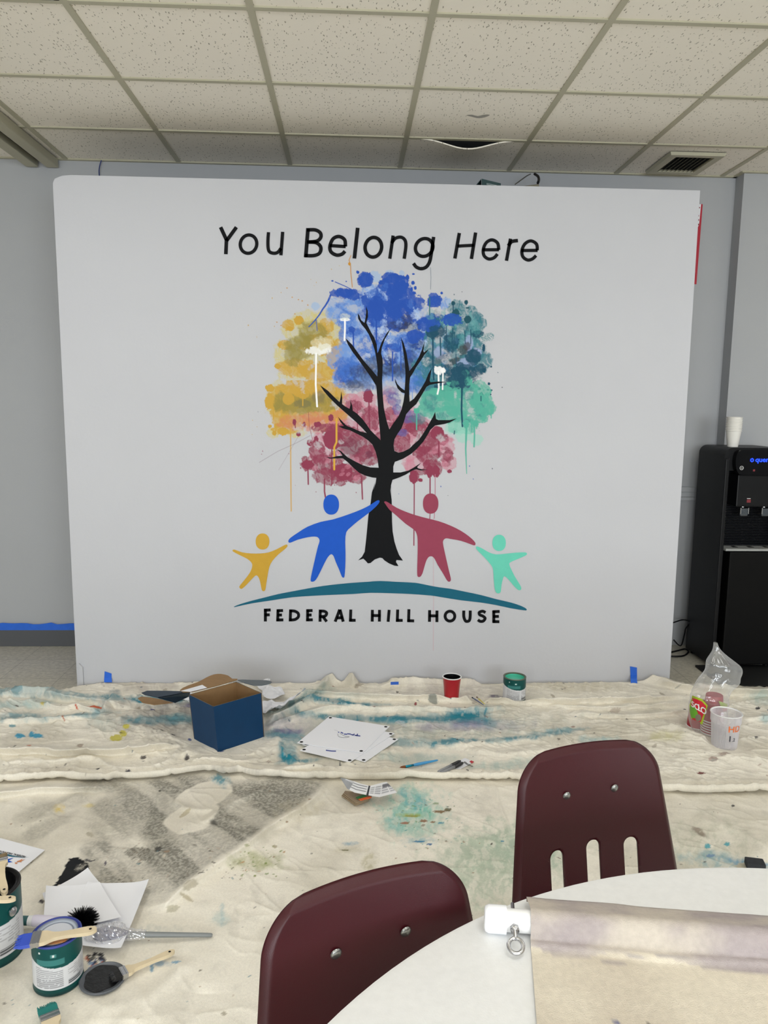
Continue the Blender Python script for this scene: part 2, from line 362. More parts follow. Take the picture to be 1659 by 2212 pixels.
# air vent
t = thing('air_vent', 'square beige air vent with dark slats in the ceiling at right', 'air vent', (1.782, 4.28, ZC))
x0, x1, y0, y1 = 1.635, 1.93, 4.10, 4.445; zb = ZC-.014
fr = MB()
out = [(x0, y0), (x1, y0), (x1, y1), (x0, y1)]; inn = [(x0+.045, y0+.04), (x1-.045, y0+.04), (x1-.045, y1-.05), (x0+.045, y1-.05)]
V = [(x, y, ZC+.001) for x, y in out]+[(x+.006*(1 if x < 1.8 else -1), y+.006*(1 if y < 4.3 else -1), zb) for x, y in out]+[(x, y, zb) for x, y in inn]+[(x, y, ZC) for x, y in inn]
F = [(a+i, a+(i+1) % 4, b+(i+1) % 4, b+i) for a, b in ((0, 4), (4, 8), (8, 12)) for i in range(4)]
obj('frame', V, F, M_tbar, t, world=True)
MB().box((x0+.04, y0+.035, ZC-.001), (x1-.04, y1-.045, ZC+.002)).build('backing', M_dark, t, world=True)
for i in range(9):
    x = x0+.055+i*(x1-x0-.11)/8
    obj('slat', [(x-.004, y0+.04, zb), (x+.006, y0+.04, ZC-.002), (x+.006, y1-.05, ZC-.002), (x-.004, y1-.05, zb)], [(0, 1, 2, 3)], M_tbar, t, world=True)

# ------------------------------------------------------------------ mural partition
YP = 3.865
part_t = thing('mural_partition', 'free-standing white partition wall painted with a colourful tree mural', 'partition', (.165, YP, 0))
ol = [(167, 1484), (114, 396), (118, 386), (134, 379.5), (152, 378), (1512.5, 411.5), (1445.5, 1478)]
op = [aty(u, v, YP) for u, v in ol]; op[0].z = 0; op[-1].z = 0
pb = MB().plate(op, .30, (0, 1, 0)); panel = pb.build('panel', [M_board, mat('darkened_partition_back', (96, 88, 78), .8)], part_t, world=True)  # unseen sides and back darkened to cut light bounced onto the ceiling
for p_ in panel.data.polygons: p_.material_index = 0 if (p_.normal.y < -.9 or p_.center.y < .01) else 1
# raised corner bead along the right edge and torn strip bottom-left
def ppt(u, v, off): p = aty(u, v, YP); return (p.x, YP-off, p.z)
MB().plate([ppt(172, 1432, .0), ppt(180, 1440, .0), ppt(182, 1480, .0), ppt(168, 1480, .0)], .012, (0, -1, 0)).build('corner_bead', M_board, part_t, world=True)
def Z(zx, zy, s): return lambda pts: [(zx+x/s, zy+y/s) for x, y in pts]
z1, z2, z34, z5, z6 = Z(440, 460, 4.1475), Z(800, 460, 4.1475), 5.925, Z(480, 1040, 4.608), Z(800, 1040, 4.608)
z3, z4 = Z(560, 780, 5.925), Z(820, 780, 5.925)
def pmat(n, c): return mat(n, c, .6, spec=.15, bump=(60, .05), noise=(30, .05))
M_ink = pmat('black_mural_paint', (4, 5, 9)); M_blue = pmat('blue_mural_paint', (30, 88, 196)); M_yel = pmat('yellow_mural_paint', (202, 160, 58))
M_red = pmat('crimson_mural_paint', (150, 66, 88)); M_mint = pmat('mint_mural_paint', (106, 205, 182)); M_teal = pmat('teal_mural_paint', (26, 98, 122))
def painted(name, polys, m, off, k=2):
    b = MB()
    for p in polys:
        q = smooth_poly(p, k) if k > 1 else p
        b.flat([ppt(u, v, off) for u, v in q])
    return b.build(name, m, part_t, world=True)
# foliage and splatter
U, Vv = np.meshgrid(np.arange(530, 1092, .8), np.arange(548, 1412, .8)); sh = U.shape; U = U.ravel(); Vv = Vv.ravel()
base = A(M_board_rgb)*.985
cv = Canvas(U, Vv, base)
BL, LB, MBL, PB = (34, 80, 176), (112, 152, 216), (62, 110, 198), (160, 184, 216)
YE, PY, OL = (198, 158, 64), (202, 190, 124), (146, 134, 66)
RD, PK = (140, 56, 80), (196, 124, 144)
TD, TM, TL, MI = (20, 74, 98), (46, 118, 132), (104, 164, 168), (84, 174, 154)
SM = (52, 56, 76)
B = cv.blob; cv.sk = .5
for a in [(660, 690, 30, 22), (715, 720, 30, 32), (650, 715, 42, 28), (618, 765, 25, 30), (690, 770, 48, 38), (640, 805, 38, 20), (722, 800, 25, 25), (602, 865, 24, 45), (590, 935, 14, 12), (700, 690, 25, 20), (640, 935, 22, 10)]: B(*a, PY, .8, soft=.25, tex=.45)
for a in [(705, 705, 18, 18), (690, 745, 40, 22), (640, 795, 42, 20), (690, 803, 45, 20), (728, 780, 22, 40), (650, 838, 55, 18), (622, 860, 46, 26), (690, 850, 58, 32), (604, 890, 22, 30), (660, 885, 75, 34), (722, 900, 26, 45), (620, 925, 34, 12), (615, 745, 14, 10), (622, 702, 14, 11), (735, 860, 12, 60)]: B(*a, YE, .9, soft=.12, rough=.4, tex=.2)
for a in [(645, 692, 11, 9), (600, 791, 7, 6), (583, 838, 10, 8), (584, 868, 11, 18), (583, 921, 4, 4), (597, 920, 5, 5), (593, 935, 5, 6), (612, 932, 12, 9), (730, 905, 6, 8), (603, 745, 4, 4), (626, 710, 8, 5)]: B(*a, YE, 1, soft=.06, rough=.3)
for a in [(678, 715, 32, 22), (648, 752, 34, 26), (634, 768, 20, 22), (640, 873, 50, 20), (692, 872, 45, 20), (608, 868, 18, 22), (655, 735, 20, 16)]: B(*a, OL, .8, soft=.3, tex=.25)
B(623, 862, 13, 13, YE, .9, rough=.1); B(654, 850, 14, 12, YE, .9, rough=.2); B(654, 872, 20, 9, (110, 108, 78), .6, soft=.4); B(688, 858, 14, 14, (120, 110, 78), .6, soft=.4)
for a in [(640, 912, 42, 16), (700, 918, 42, 18), (732, 905, 20, 20), (680, 900, 30, 10)]: B(*a, (204, 124, 92), .65, soft=.3, tex=.4)
# blue crown
for a in [(745, 668, 38, 32), (772, 695, 44, 42), (800, 640, 26, 24), (742, 772, 34, 30), (782, 745, 46, 46), (832, 762, 44, 44), (790, 790, 46, 34), (742, 818, 26, 22), (882, 745, 34, 34), (897, 678, 18, 24), (850, 795, 44, 30), (962, 655, 12, 14), (880, 820, 22, 30), (900, 790, 40, 40), (720, 676, 18, 14)]: B(*a, LB, .85, soft=.2, tex=.5)
for a in [(810, 598, 13, 13), (843, 592, 11, 9), (868, 590, 6, 6), (682, 662, 10, 9), (970, 652, 5, 7)]: B(*a, PB, .8, soft=.2)
for i in range(46):
    t_ = rng.rand(2); cx = 735+t_[0]*190; cy = 640+t_[1]*175
    B(cx, cy, 8+rng.rand()*17, 7+rng.rand()*15, [MBL, BL, LB, MBL][i % 4], .7, soft=.2, tex=.5, ts=.2)
for i in range(14): B(745+rng.rand()*170, 650+rng.rand()*150, 5+rng.rand()*8, 4+rng.rand()*7, (205, 214, 226), .6, soft=.3, tex=.6)
for a in [(790, 604, 17, 17), (850, 620, 27, 26), (862, 650, 33, 42), (833, 652, 36, 30), (872, 685, 26, 26), (815, 672, 22, 34), (738, 634, 24, 11), (762, 636, 16, 12), (802, 650, 22, 20), (905, 655, 12, 15), (938, 648, 17, 15), (977, 691, 20, 14), (928, 700, 28, 20), (905, 725, 22, 18), (852, 690, 36, 24), (848, 752, 17, 10), (760, 712, 7, 7), (940, 690, 24, 12), (838, 780, 18, 10), (830, 620, 14, 18), (902, 745, 12, 10), (845, 600, 20, 12)]: B(*a, BL, .95, soft=.06, rough=.35, tex=.08)
for a in [(860, 598, 4, 4), (872, 600, 4, 4), (880, 599, 4, 6), (892, 611, 4, 4), (879, 616, 5, 5), (895, 633, 4, 3), (773, 588, 3.5, 3.5), (823, 610, 5, 5), (893, 592, 3, 2), (889, 625, 3, 5), (954, 633, 3, 3), (718, 607, 2.4, 1.8), (748, 608, 1.5, 1.2), (871, 610, 5, 5), (897, 622, 3, 4)]: B(*a, BL, 1, soft=.1, rough=.3)
cv.line([(714, 638), (709, 650), (703, 660), (697, 668), (690, 680), (682, 690), (675, 698), (667, 706)], 2.2, BL, 1, 1.); cv.line([(683, 690), (685, 714)], .9, BL, .8); cv.line([(724, 609), (745, 618), (765, 628)], .9, BL)
cv.line([(758, 552), (754, 562), (757, 572), (758, 590), (761, 620)], .9, (196, 140, 70)); B(755, 570, 3, 3.5, (196, 140, 50))
for a in [(858, 702, 26, 10), (878, 690, 14, 12), (800, 812, 30, 14), (775, 800, 22, 12), (862, 800, 30, 18), (845, 775, 14, 12), (885, 770, 14, 18), (810, 785, 22, 14), (905, 712, 16, 14)]: B(*a, SM, .62, soft=.6, rough=.6, tex=.3)
# crimson left
for a in [(760, 872, 26, 22), (785, 885, 34, 36), (803, 905, 24, 28), (812, 935, 14, 14), (745, 925, 40, 18), (840, 868, 16, 36), (850, 905, 18, 20), (690, 955, 18, 20), (692, 985, 22, 18)]: B(*a, PK, .75, soft=.15, tex=.35)
for a in [(800, 905, 20, 26), (765, 880, 20, 16), (740, 940, 46, 24), (772, 968, 50, 32), (795, 985, 30, 22), (700, 1002, 36, 22), (663, 1005, 15, 12), (705, 1028, 32, 18), (742, 1022, 38, 18), (770, 1030, 20, 14), (735, 1043, 11, 7), (842, 895, 14, 16), (686, 975, 18, 22), (660, 992, 9, 7), (716, 925, 40, 10), (822, 950, 12, 20), (845, 925, 14, 14)]: B(*a, RD, .88, soft=.1, rough=.35, tex=.3)
for a in [(795, 855, 11, 16), (719, 950, 21, 21), (670, 956, 7, 7), (683, 950, 5, 8), (636, 912, 4, 7), (657, 917, 3.4, 5.5), (686, 917, 8, 6), (715, 902, 6, 8), (645, 938, 5, 5), (665, 1004, 14, 9), (742, 1020, 20, 18)]: B(*a, RD, 1, soft=.05, rough=.25)
for i in range(26): B(672+rng.rand()*105, 975+rng.rand()*60, 4+rng.rand()*6, 3+rng.rand()*4, [PK, RD][i % 2], .6, rot=rng.rand()*90-45, soft=.2, tex=.3, ts=.3)
B(758, 965, 22, 20, (96, 48, 66), .4, soft=.5); B(798, 982, 8, 8, (90, 44, 66), .5, soft=.5)
# crimson right
for a in [(880, 905, 30, 26), (872, 945, 20, 30), (905, 925, 32, 22), (925, 950, 36, 38), (898, 1000, 28, 20), (962, 965, 20, 30), (970, 1000, 16, 18), (880, 990, 14, 10), (885, 1005, 12, 14)]: B(*a, PK, .7, soft=.2, tex=.3)
for a in [(878, 915, 30, 20), (868, 955, 20, 26), (902, 925, 26, 18), (920, 955, 26, 26), (925, 985, 27, 20), (928, 1010, 14, 18), (942, 1012, 12, 18), (895, 1030, 10, 14), (908, 1020, 16, 7), (968, 985, 12, 14), (958, 950, 12, 12), (905, 975, 16, 12)]: B(*a, RD, .9, soft=.08, rough=.35, tex=.25)
for a in [(944, 936, 15, 15), (893, 1030, 9, 15), (908, 1037, 5, 4), (971, 1018, 5, 4), (928, 1018, 8, 14), (942, 1018, 8, 14)]: B(*a, RD, 1, soft=.05, rough=.2)
for i in range(16): B(930+rng.rand()*48, 945+rng.rand()*60, 4+rng.rand()*7, 3+rng.rand()*5, [PK, RD][i % 2], .55, soft=.2, tex=.3, ts=.3)
for a in [(846, 848, 18, 12), (850, 862, 16, 14), (885, 900, 24, 14), (868, 935, 14, 8), (890, 830, 10, 14), (858, 885, 10, 12)]: B(*a, (84, 88, 156), .7, soft=.3, tex=.3)
# teal and mint right
for a in [(985, 666, 18, 18), (962, 718, 48, 38), (1002, 708, 42, 50), (1008, 760, 42, 44), (958, 768, 48, 44), (926, 800, 38, 38), (918, 832, 28, 28), (1032, 700, 18, 24), (1040, 780, 22, 24), (985, 810, 50, 30), (950, 840, 30, 20)]: B(*a, TM, .85, soft=.15, tex=.45)
for i in range(50): B(925+rng.rand()*110, 680+rng.rand()*140, 3+rng.rand()*9, 6+rng.rand()*18, [TL, TM, TD, TL, (70, 120, 170)][i % 5], .6, rot=rng.rand()*40-20, soft=.2, tex=.55, ts=.25)
for a in [(1012, 742, 9, 18), (1004, 785, 18, 12), (948, 762, 10, 14), (1030, 762, 10, 10)]: B(*a, (160, 172, 212), .7, soft=.3)
for a in [(985, 676, 8, 8), (979, 655, 4, 5), (1007, 653, 4, 5), (1010, 690, 8, 8), (1010, 665, 4, 1.6)]: B(*a, (28, 80, 94), 1, soft=.05, rough=.2)
for a in [(940, 718, 18, 14), (932, 708, 10, 8), (1022, 770, 17, 15), (1036, 798, 14, 13), (992, 815, 28, 24), (1005, 800, 20, 12), (1020, 812, 14, 10), (1032, 722, 14, 8), (1000, 835, 22, 20), (950, 840, 12, 10), (1028, 830, 8, 8), (994, 790, 8, 8), (970, 835, 30, 10)]: B(*a, TD, .92, soft=.08, rough=.3, tex=.12)
for a in [(1052, 728, 16, 9), (1030, 712, 12, 12)]: B(*a, (60, 130, 136), .75, soft=.15, tex=.95, ts=.5)
for a in [(1045, 752, 3, 9), (1046, 800, 4, 5), (1056, 829, 3, 3), (1054, 842, 3, 2), (1061, 843, 3, 2), (1060, 852, 2, 2), (1040, 855, 5, 8), (1061, 792, 2, 2), (982, 931, 6, 6), (1035, 840, 4, 3)]: B(*a, TD, 1, soft=.08, rough=.25)
for a in [(950, 866, 46, 24), (1002, 870, 44, 30), (1040, 880, 28, 28), (962, 850, 36, 16), (1032, 850, 26, 28), (920, 880, 16, 20), (1000, 918, 34, 20), (1058, 882, 9, 16), (970, 895, 40, 16), (1005, 805, 9, 6), (978, 828, 14, 6), (1012, 822, 9, 12), (1030, 905, 26, 10)]: B(*a, MI, .92, soft=.1, rough=.3, tex=.2)
for a in [(1030, 950, 13, 13), (1000, 942, 17, 13), (988, 925, 26, 14)]: B(*a, (150, 208, 192), .6, soft=.15)
for a in [(955, 899, 13, 8), (1037, 887, 14, 14), (1010, 908, 10, 4), (905, 905, 20, 12), (930, 870, 14, 18), (1010, 850, 14, 14)]: B(*a, (62, 124, 132), .6, soft=.4, tex=.5)
for a in [(1030, 883, 13, 13), (978, 888, 14, 12), (1046, 890, 10, 10)]: B(*a, MI, .9, soft=.15, rough=.15, tex=.15)
for a in [(1000, 756, 11, 12), (1008, 748, 9, 9), (978, 782, 20, 7, )]: B(*a, (60, 60, 64), .75, rot=-30 if a[2] > 15 else 0, soft=.5)
for a in [(955, 775, 22, 8)]: B(*a, (90, 92, 98), .6, rot=-25, soft=.6)
for i in range(48):
    a_ = rng.rand()*2*PI; rr = math.sqrt(rng.rand()); x = 822+rr*math.cos(a_)*215; y = 820+rr*math.sin(a_)*200
    B(x, y, 5+rng.rand()*13, 3+rng.rand()*8, None, .6, rot=rng.rand()*180, soft=.7, rough=.7, tex=.6, ts=.12)
for i in range(40):
    a_ = rng.rand()*2*PI; x = 770+rng.rand()*150; y = 625+rng.rand()*150; B(x, y, 3+rng.rand()*9, 6+rng.rand()*14, [BL, MBL, (176, 200, 236)][i % 3], .7, rot=rng.rand()*120-60, soft=.4, rough=.7, tex=.6, ts=.3)
for a in [(760, 812, 34, 16, MBL, .8), (800, 822, 40, 16, LB, .8), (775, 835, 36, 12, (96, 112, 160), .7), (870, 820, 34, 16, LB, .75), (900, 830, 20, 18, MBL, .7), (745, 790, 20, 20, MBL, .7), (850, 830, 24, 14, (176, 180, 196), .6)]: B(*a, soft=.5, rough=.6, tex=.35)
for a in [(790, 806, 34, 14), (850, 800, 34, 14), (765, 830, 24, 9), (880, 706, 24, 10), (900, 745, 14, 14)]: B(*a, (44, 52, 78), .6, soft=.9, rough=.7, tex=.3)
for a in [(977, 691, 21, 13), (925, 702, 26, 15), (858, 640, 24, 30), (850, 665, 30, 18), (815, 668, 16, 26), (868, 612, 16, 18), (790, 604, 17, 17), (938, 652, 15, 13), (895, 726, 18, 14), (745, 633, 24, 9)]: B(*a, BL, .95, soft=.08, rough=.4, tex=.15)
for a in [(942, 716, 20, 14), (990, 815, 24, 22), (1022, 772, 17, 16), (1012, 805, 18, 12), (960, 800, 22, 12), (975, 740, 18, 22)]: B(*a, TD, .85, soft=.15, rough=.5, tex=.3)
# whites
for a in [(686, 758, 26, 9), (700, 752, 14, 10)]: B(*a, (240, 240, 236), .9, soft=.35, rough=.5)
B(695, 742, 22, 14, (222, 216, 184), .7, soft=.3, tex=.3)
for a in [(745, 690, 11, 4), (948, 800, 12, 9), (957, 800, 6, 5)]: B(*a, (245, 246, 248), .9, soft=.25)
B(745, 684, 12, 7, (205, 212, 205), .6, soft=.2, tex=.4)
for p, w, c in [([(628, 925), (628, 1000), (629, 1104)], 1.1, (206, 160, 70)), ([(727, 905), (727, 955), (722, 966), (722, 1014)], 2., (214, 168, 62)), ([(654, 850), (654, 876)], 1.4, YE), ([(590, 880), (591, 904)], 1.3, YE), ([(597, 921), (596, 928)], .9, YE),
        ([(848, 760), (848, 822)], 1.4, BL), ([(866, 740), (866, 800)], 1., BL), ([(813, 690), (813, 745)], 1.8, BL), ([(763, 715), (764, 762)], 1.6, BL), ([(880, 600), (880, 612)], 1, BL),
        ([(935, 730), (935, 780), (937, 820)], 1.7, TD), ([(951, 730), (952, 767)], 1.4, TD), ([(998, 835), (997, 885), (999, 921)], 1.9, TD), ([(979, 655), (979, 672)], 1.2, TD), ([(985, 765), (986, 800)], .9, TD), ([(964, 705), (964, 738)], .9, TD), ([(978, 710), (976, 742)], .9, TD), ([(1004, 715), (1005, 742)], .9, TD), ([(1017, 712), (1017, 742)], .9, TD), ([(928, 642), (928, 680)], 1.3, (50, 110, 120)), ([(1007, 653), (1007, 658)], 1., TD), ([(982, 931), (981, 938)], 1, TD), ([(1039, 856), (1039, 866)], 1, TD), ([(890, 830), (891, 862)], .8, (110, 150, 215)),
        ([(1018, 905), (1019, 933)], 1.1, MI), ([(1025, 915), (1025, 940), (1024, 965)], 1.6, MI), ([(900, 890), (900, 928)], 1.3, MI), ([(1061, 885), (1061, 903)], 1.2, MI),
        ([(665, 1005), (666, 1046)], 1.5, RD), ([(701, 1035), (701, 1062), (703, 1074)], 1.6, RD), ([(717, 960), (716, 1010), (717, 1045), (715, 1049)], 1.4, RD), ([(781, 1030), (783, 1078)], 1.5, RD), ([(797, 870), (799, 952)], 1.4, RD), ([(772, 890), (772, 920), (773, 936)], 1., RD), ([(895, 1040), (894, 1178)], 1.2, RD), ([(929, 1025), (929, 1066)], 1.4, RD), ([(948, 955), (948, 985)], 1.8, RD), ([(940, 1025), (940, 1066), (938, 1120)], .8, (176, 110, 130)), ([(637, 912), (638, 924)], 1, RD)]: cv.line(p, w, c)
cv.line([(1008, 912), (1006, 970), (1008, 1023)], 2.5, MI, 1, .8); B(1007, 915, 7, 9, MI, soft=.05); B(1027, 915, 7, 7, MI, soft=.05); B(900, 887, 6.5, 6.5, MI, soft=.05)
cv.line([(936, 1120), (936.5, 1300), (936, 1405)], .8, (196, 160, 170), .6); cv.line([(929, 1110), (928, 1125)], .9, RD)
cv.line([(560, 999), (600, 975), (640, 957), (670, 941)], .5, (120, 90, 110), .6); cv.line([(643, 945), (620, 985), (602, 1015)], .4, (120, 90, 110), .5); cv.line([(666, 890), (668, 920), (675, 950)], .6, RD, .7)
cv.line([(930, 578), (931, 600), (930, 625)], .5, (60, 90, 110), .8)
for p, w in [([(683, 764), (682, 830), (685, 878)], 1.9), ([(745, 690), (745, 715), (744, 735)], 1.9), ([(947, 803), (948, 838), (945, 851)], 1.8), ([(957, 803), (956, 841)], 1.5)]: cv.line(p, w, (250, 250, 250))
for i in range(46):
    a_ = rng.rand()*2*PI; rr = 225+rng.rand()*75; x = 815+rr*math.cos(a_)*1.08; y = 825+rr*math.sin(a_)*1.05
    if y > 1075 or y < 560: continue
    B(x, y, .5+rng.rand()*.8, .5+rng.rand()*1.4, [YE, TD, RD, BL, SM][int((x > 800))+2*int(y > 940)] if rng.rand() < .8 else SM, .8, rough=.2)
for p in [(598, 696), (607, 703), (631, 642), (620, 622), (645, 647), (653, 650), (665, 659), (637, 678)]: B(*p, 1.7, 1.4, (196, 146, 84), .9)
for x, y, l in [(1103, 1065, 6)]: pass
covg = cv.cov.reshape(sh); ny, nx = sh
fm = np.maximum.reduce([covg[:-1, :-1], covg[1:, :-1], covg[:-1, 1:], covg[1:, 1:]]) > .02
idx = np.arange(nx*ny).reshape(sh)
Fq = np.stack([idx[:-1, :-1][fm], idx[1:, :-1][fm], idx[1:, 1:][fm], idx[:-1, 1:][fm]], 1)
used = np.unique(Fq); remap = np.full(nx*ny, -1); remap[used] = np.arange(len(used)); Fq = remap[Fq]
dx = (U[used]-W/2)/FPX; dy = -(Vv[used]-H/2)/FPX; dd = np.stack([dx, dy, np.ones_like(dx)], 1)@M; tt = (YP-.0006)/dd[:, 1]
VV = np.stack([dd[:, 0]*tt, np.full(len(tt), YP-.0006), CZ+dd[:, 2]*tt], 1)
obj('painted_foliage', VV, Fq, vmat('foliage_mural_paint', .6, .18, bump=(60, .05)), part_t, world=True, colors=cv.C[used])
# trunk and branches: one outline
trunk = (z5([(1525, 0), (1490, 110), (1478, 210), (1455, 340), (1440, 500), (1430, 600), (1418, 700), (1392, 748), (1352, 785), (1405, 768), (1428, 790), (1450, 815), (1475, 812)])
 + z6([(45, 775), (95, 758), (120, 763), (140, 785), (185, 815), (240, 838), (280, 842), (255, 800), (260, 782), (325, 787), (285, 730), (262, 670), (240, 600), (222, 500), (216, 400), (214, 250), (212, 180), (200, 90), (205, 40)])
 + z4([(152, 1750), (143, 1600), (165, 1520), (250, 1490), (330, 1455), (420, 1400), (470, 1385), (530, 1400), (615, 1388), (540, 1385), (490, 1370), (480, 1355), (535, 1300), (440, 1360), (370, 1400), (270, 1425), (175, 1425), (175, 1350), (195, 1290), (300, 1250), (400, 1190), (480, 1120), (560, 1030), (610, 950), (650, 880), (710, 825), (830, 805), (900, 785), (990, 733), (900, 755), (750, 755), (722, 740), (710, 650), (680, 720), (650, 770), (600, 860), (550, 940), (500, 1010), (430, 1070), (380, 1120), (300, 1160), (240, 1172), (190, 1150), (178, 1080), (190, 1000), (230, 930), (280, 860), (310, 780), (340, 680), (400, 610), (470, 550), (530, 450), (600, 330), (640, 305), (720, 290), (860, 265), (740, 262), (650, 270), (640, 250), (667, 88), (620, 170), (590, 250), (550, 320), (500, 400), (440, 480), (385, 520), (380, 440), (380, 300), (390, 210), (440, 130)])
 + z2([(405, 1390), (460, 1310), (485, 1270), (510, 1240), (522, 1220), (480, 1250), (475, 1235), (487, 1148), (460, 1230), (435, 1290), (395, 1360), (350, 1415), (338, 1340), (325, 1260), (300, 1170), (274, 1113), (285, 1180), (300, 1270), (310, 1350), (315, 1450)])
 + z4([(328, 250), (325, 320), (320, 375), (270, 340), (225, 290), (197, 222), (200, 270), (230, 350), (280, 400), (320, 412), (305, 520), (280, 620), (240, 710), (180, 790), (125, 875), (100, 800), (75, 700), (55, 600), (45, 500), (38, 400), (32, 250), (38, 100)])
 + z2([(111, 1340), (108, 1300), (97, 1260), (102, 1210), (130, 1130), (160, 1080), (182, 1033), (145, 1080), (100, 1160), (72, 1240)])
 + z1([(1556, 1256), (1550, 1180), (1530, 1120), (1500, 1070), (1470, 1010), (1457, 985), (1472, 930), (1470, 880), (1455, 833), (1456, 890), (1450, 940), (1440, 985), (1410, 960), (1395, 920), (1380, 898), (1385, 950), (1415, 1000), (1448, 1040), (1480, 1090), (1510, 1160), (1535, 1240), (1550, 1330), (1558, 1400), (1555, 1465), (1500, 1400), (1430, 1320), (1380, 1250), (1330, 1180), (1290, 1140), (1270, 1122), (1290, 1175), (1330, 1240), (1390, 1320), (1440, 1390), (1490, 1460), (1540, 1540), (1545, 1600)])
 + z3([(1500, 300), (1505, 400), (1520, 600), (1530, 750), (1545, 900), (1553, 1012), (1480, 940), (1420, 880), (1380, 820), (1320, 740), (1250, 670), (1197, 635), (1190, 570), (1165, 497), (1168, 560), (1155, 610), (1100, 580), (1060, 550), (1062, 470), (1050, 385), (1042, 460), (1028, 525), (960, 460), (880, 380), (778, 308), (830, 390), (900, 470), (990, 560), (1080, 640), (1160, 710), (1240, 780), (1320, 860), (1375, 920), (1290, 900), (1200, 860), (1120, 830), (1070, 780), (1008, 713), (1040, 780), (1085, 832), (1013, 833), (1080, 865), (1160, 885), (1250, 930), (1330, 970), (1400, 1020), (1450, 1070), (1490, 1160), (1515, 1260), (1528, 1365), (1420, 1360), (1320, 1330), (1220, 1280), (1130, 1230), (1085, 1190), (1045, 1150), (993, 1128), (1040, 1170), (1065, 1210), (1000, 1215), (930, 1235), (858, 1228), (900, 1248), (1000, 1245), (1070, 1245), (1130, 1290), (1200, 1360), (1280, 1430), (1370, 1470), (1450, 1490), (1498, 1495), (1490, 1560), (1462, 1650)]))
painted('painted_tree_trunk', [trunk], M_ink, .0014, 1)
def ell(c, rx, ry, n=28, sq=2.2): return [(c[0]+rx*abs(math.cos(a))**(2/sq)*np.sign(math.cos(a)), c[1]+ry*abs(math.sin(a))**(2/sq)*np.sign(math.sin(a))) for a in np.linspace(0, 2*PI, n, endpoint=False)]
FIG = [('yellow', M_yel, z5, [(105, 682), (125, 678), (200, 705), (290, 716), (380, 716), (460, 706), (540, 675), (620, 633), (645, 628), (650, 645), (625, 672), (560, 725), (500, 790), (470, 850), (455, 920), (440, 1010), (430, 1075), (415, 1092), (395, 1080), (385, 1030), (370, 970), (350, 938), (330, 938), (300, 965), (250, 1020), (205, 1062), (185, 1068), (170, 1050), (185, 1025), (230, 970), (280, 900), (300, 840), (290, 805), (250, 770), (180, 735), (110, 698)], (402, 597), 68, 80),
 ('blue', M_blue, z5, [(658, 590), (680, 560), (760, 505), (850, 450), (980, 402), (1100, 378), (1250, 330), (1380, 280), (1470, 235), (1535, 192), (1560, 187), (1565, 205), (1530, 250), (1450, 320), (1350, 395), (1280, 455), (1235, 505), (1225, 600), (1228, 720), (1225, 850), (1218, 940), (1208, 957), (1190, 945), (1165, 880), (1130, 800), (1110, 745), (1090, 724), (1070, 732), (1040, 770), (1000, 850), (950, 950), (920, 990), (890, 997), (880, 980), (890, 920), (910, 830), (935, 720), (955, 640), (970, 590), (955, 558), (920, 548), (850, 555), (750, 580), (690, 605), (665, 608)], (1085, 230), 78, 100),
 ('crimson', M_red, z6, [(137, 205), (150, 197), (180, 210), (260, 260), (350, 300), (450, 335), (560, 365), (680, 395), (800, 440), (900, 490), (980, 545), (1030, 590), (1047, 620), (1035, 636), (1000, 625), (900, 590), (800, 572), (755, 565), (730, 580), (722, 610), (735, 680), (755, 770), (780, 880), (800, 960), (798, 990), (780, 997), (760, 980), (720, 910), (670, 830), (640, 770), (615, 746), (585, 748), (560, 780), (540, 840), (520, 910), (500, 945), (480, 950), (467, 935), (466, 850), (470, 720), (470, 580), (460, 520), (435, 480), (350, 420), (260, 340), (190, 280), (150, 225)], (600, 220), 77, 101),
 ('mint', M_mint, z6, [(1050, 652), (1065, 645), (1120, 670), (1180, 705), (1250, 725), (1350, 718), (1450, 708), (1540, 705), (1558, 718), (1545, 737), (1470, 770), (1400, 800), (1382, 822), (1400, 870), (1440, 950), (1490, 1030), (1502, 1065), (1490, 1082), (1465, 1075), (1420, 1030), (1370, 970), (1335, 943), (1320, 965), (1305, 1030), (1298, 1095), (1280, 1113), (1255, 1108), (1238, 1070), (1228, 980), (1222, 880), (1200, 830), (1140, 760), (1080, 700), (1052, 668)], (1281, 611), 67, 81)]
for n_, m_, zz, pts, hc, rx, ry in FIG:
    o = painted('painted_figure', [zz(pts), zz(ell(hc, rx, ry))], m_, .0022); o['label'] = n_+' painted figure with arms spread'
arc = z5([(118, 1245), (180, 1220), (300, 1185), (420, 1155), (560, 1120), (700, 1093), (850, 1065), (1000, 1040), (1150, 1022), (1300, 1008), (1450, 998)])+z6([(95, 990), (250, 998), (400, 1005), (480, 1013), (600, 1038), (700, 1055), (800, 1068), (950, 1098), (1100, 1130), (1250, 1170), (1400, 1205), (1500, 1238), (1550, 1265), (1555, 1280), (1530, 1282), (1400, 1262), (1250, 1230), (1100, 1205), (900, 1182), (700, 1150), (600, 1135), (400, 1120), (200, 1112), (0, 1108)])+z5([(1300, 1120), (1100, 1128), (900, 1138), (700, 1152), (500, 1182), (300, 1212), (160, 1242), (125, 1250)])
painted('painted_hill', [arc], M_teal, .0014, 2)
def stroke(pts, w, closed=False, k=6):
    """band of width w along a centre line"""
    P = [np.array(p, float) for p in (smooth_poly(pts, k, closed) if len(pts) > 2 else pts)]; n = len(P); Lf = []; Rt = []
    for i in range(n):
        a = P[(i-1) % n] if closed or i > 0 else P[i]; b = P[(i+1) % n] if closed or i < n-1 else P[i]
        t = (b-a)/(np.linalg.norm(b-a)+1e-9); nn = np.array([-t[1], t[0]])*w/2; Lf.append(P[i]+nn); Rt.append(P[i]-nn)
    return Lf, Rt, closed
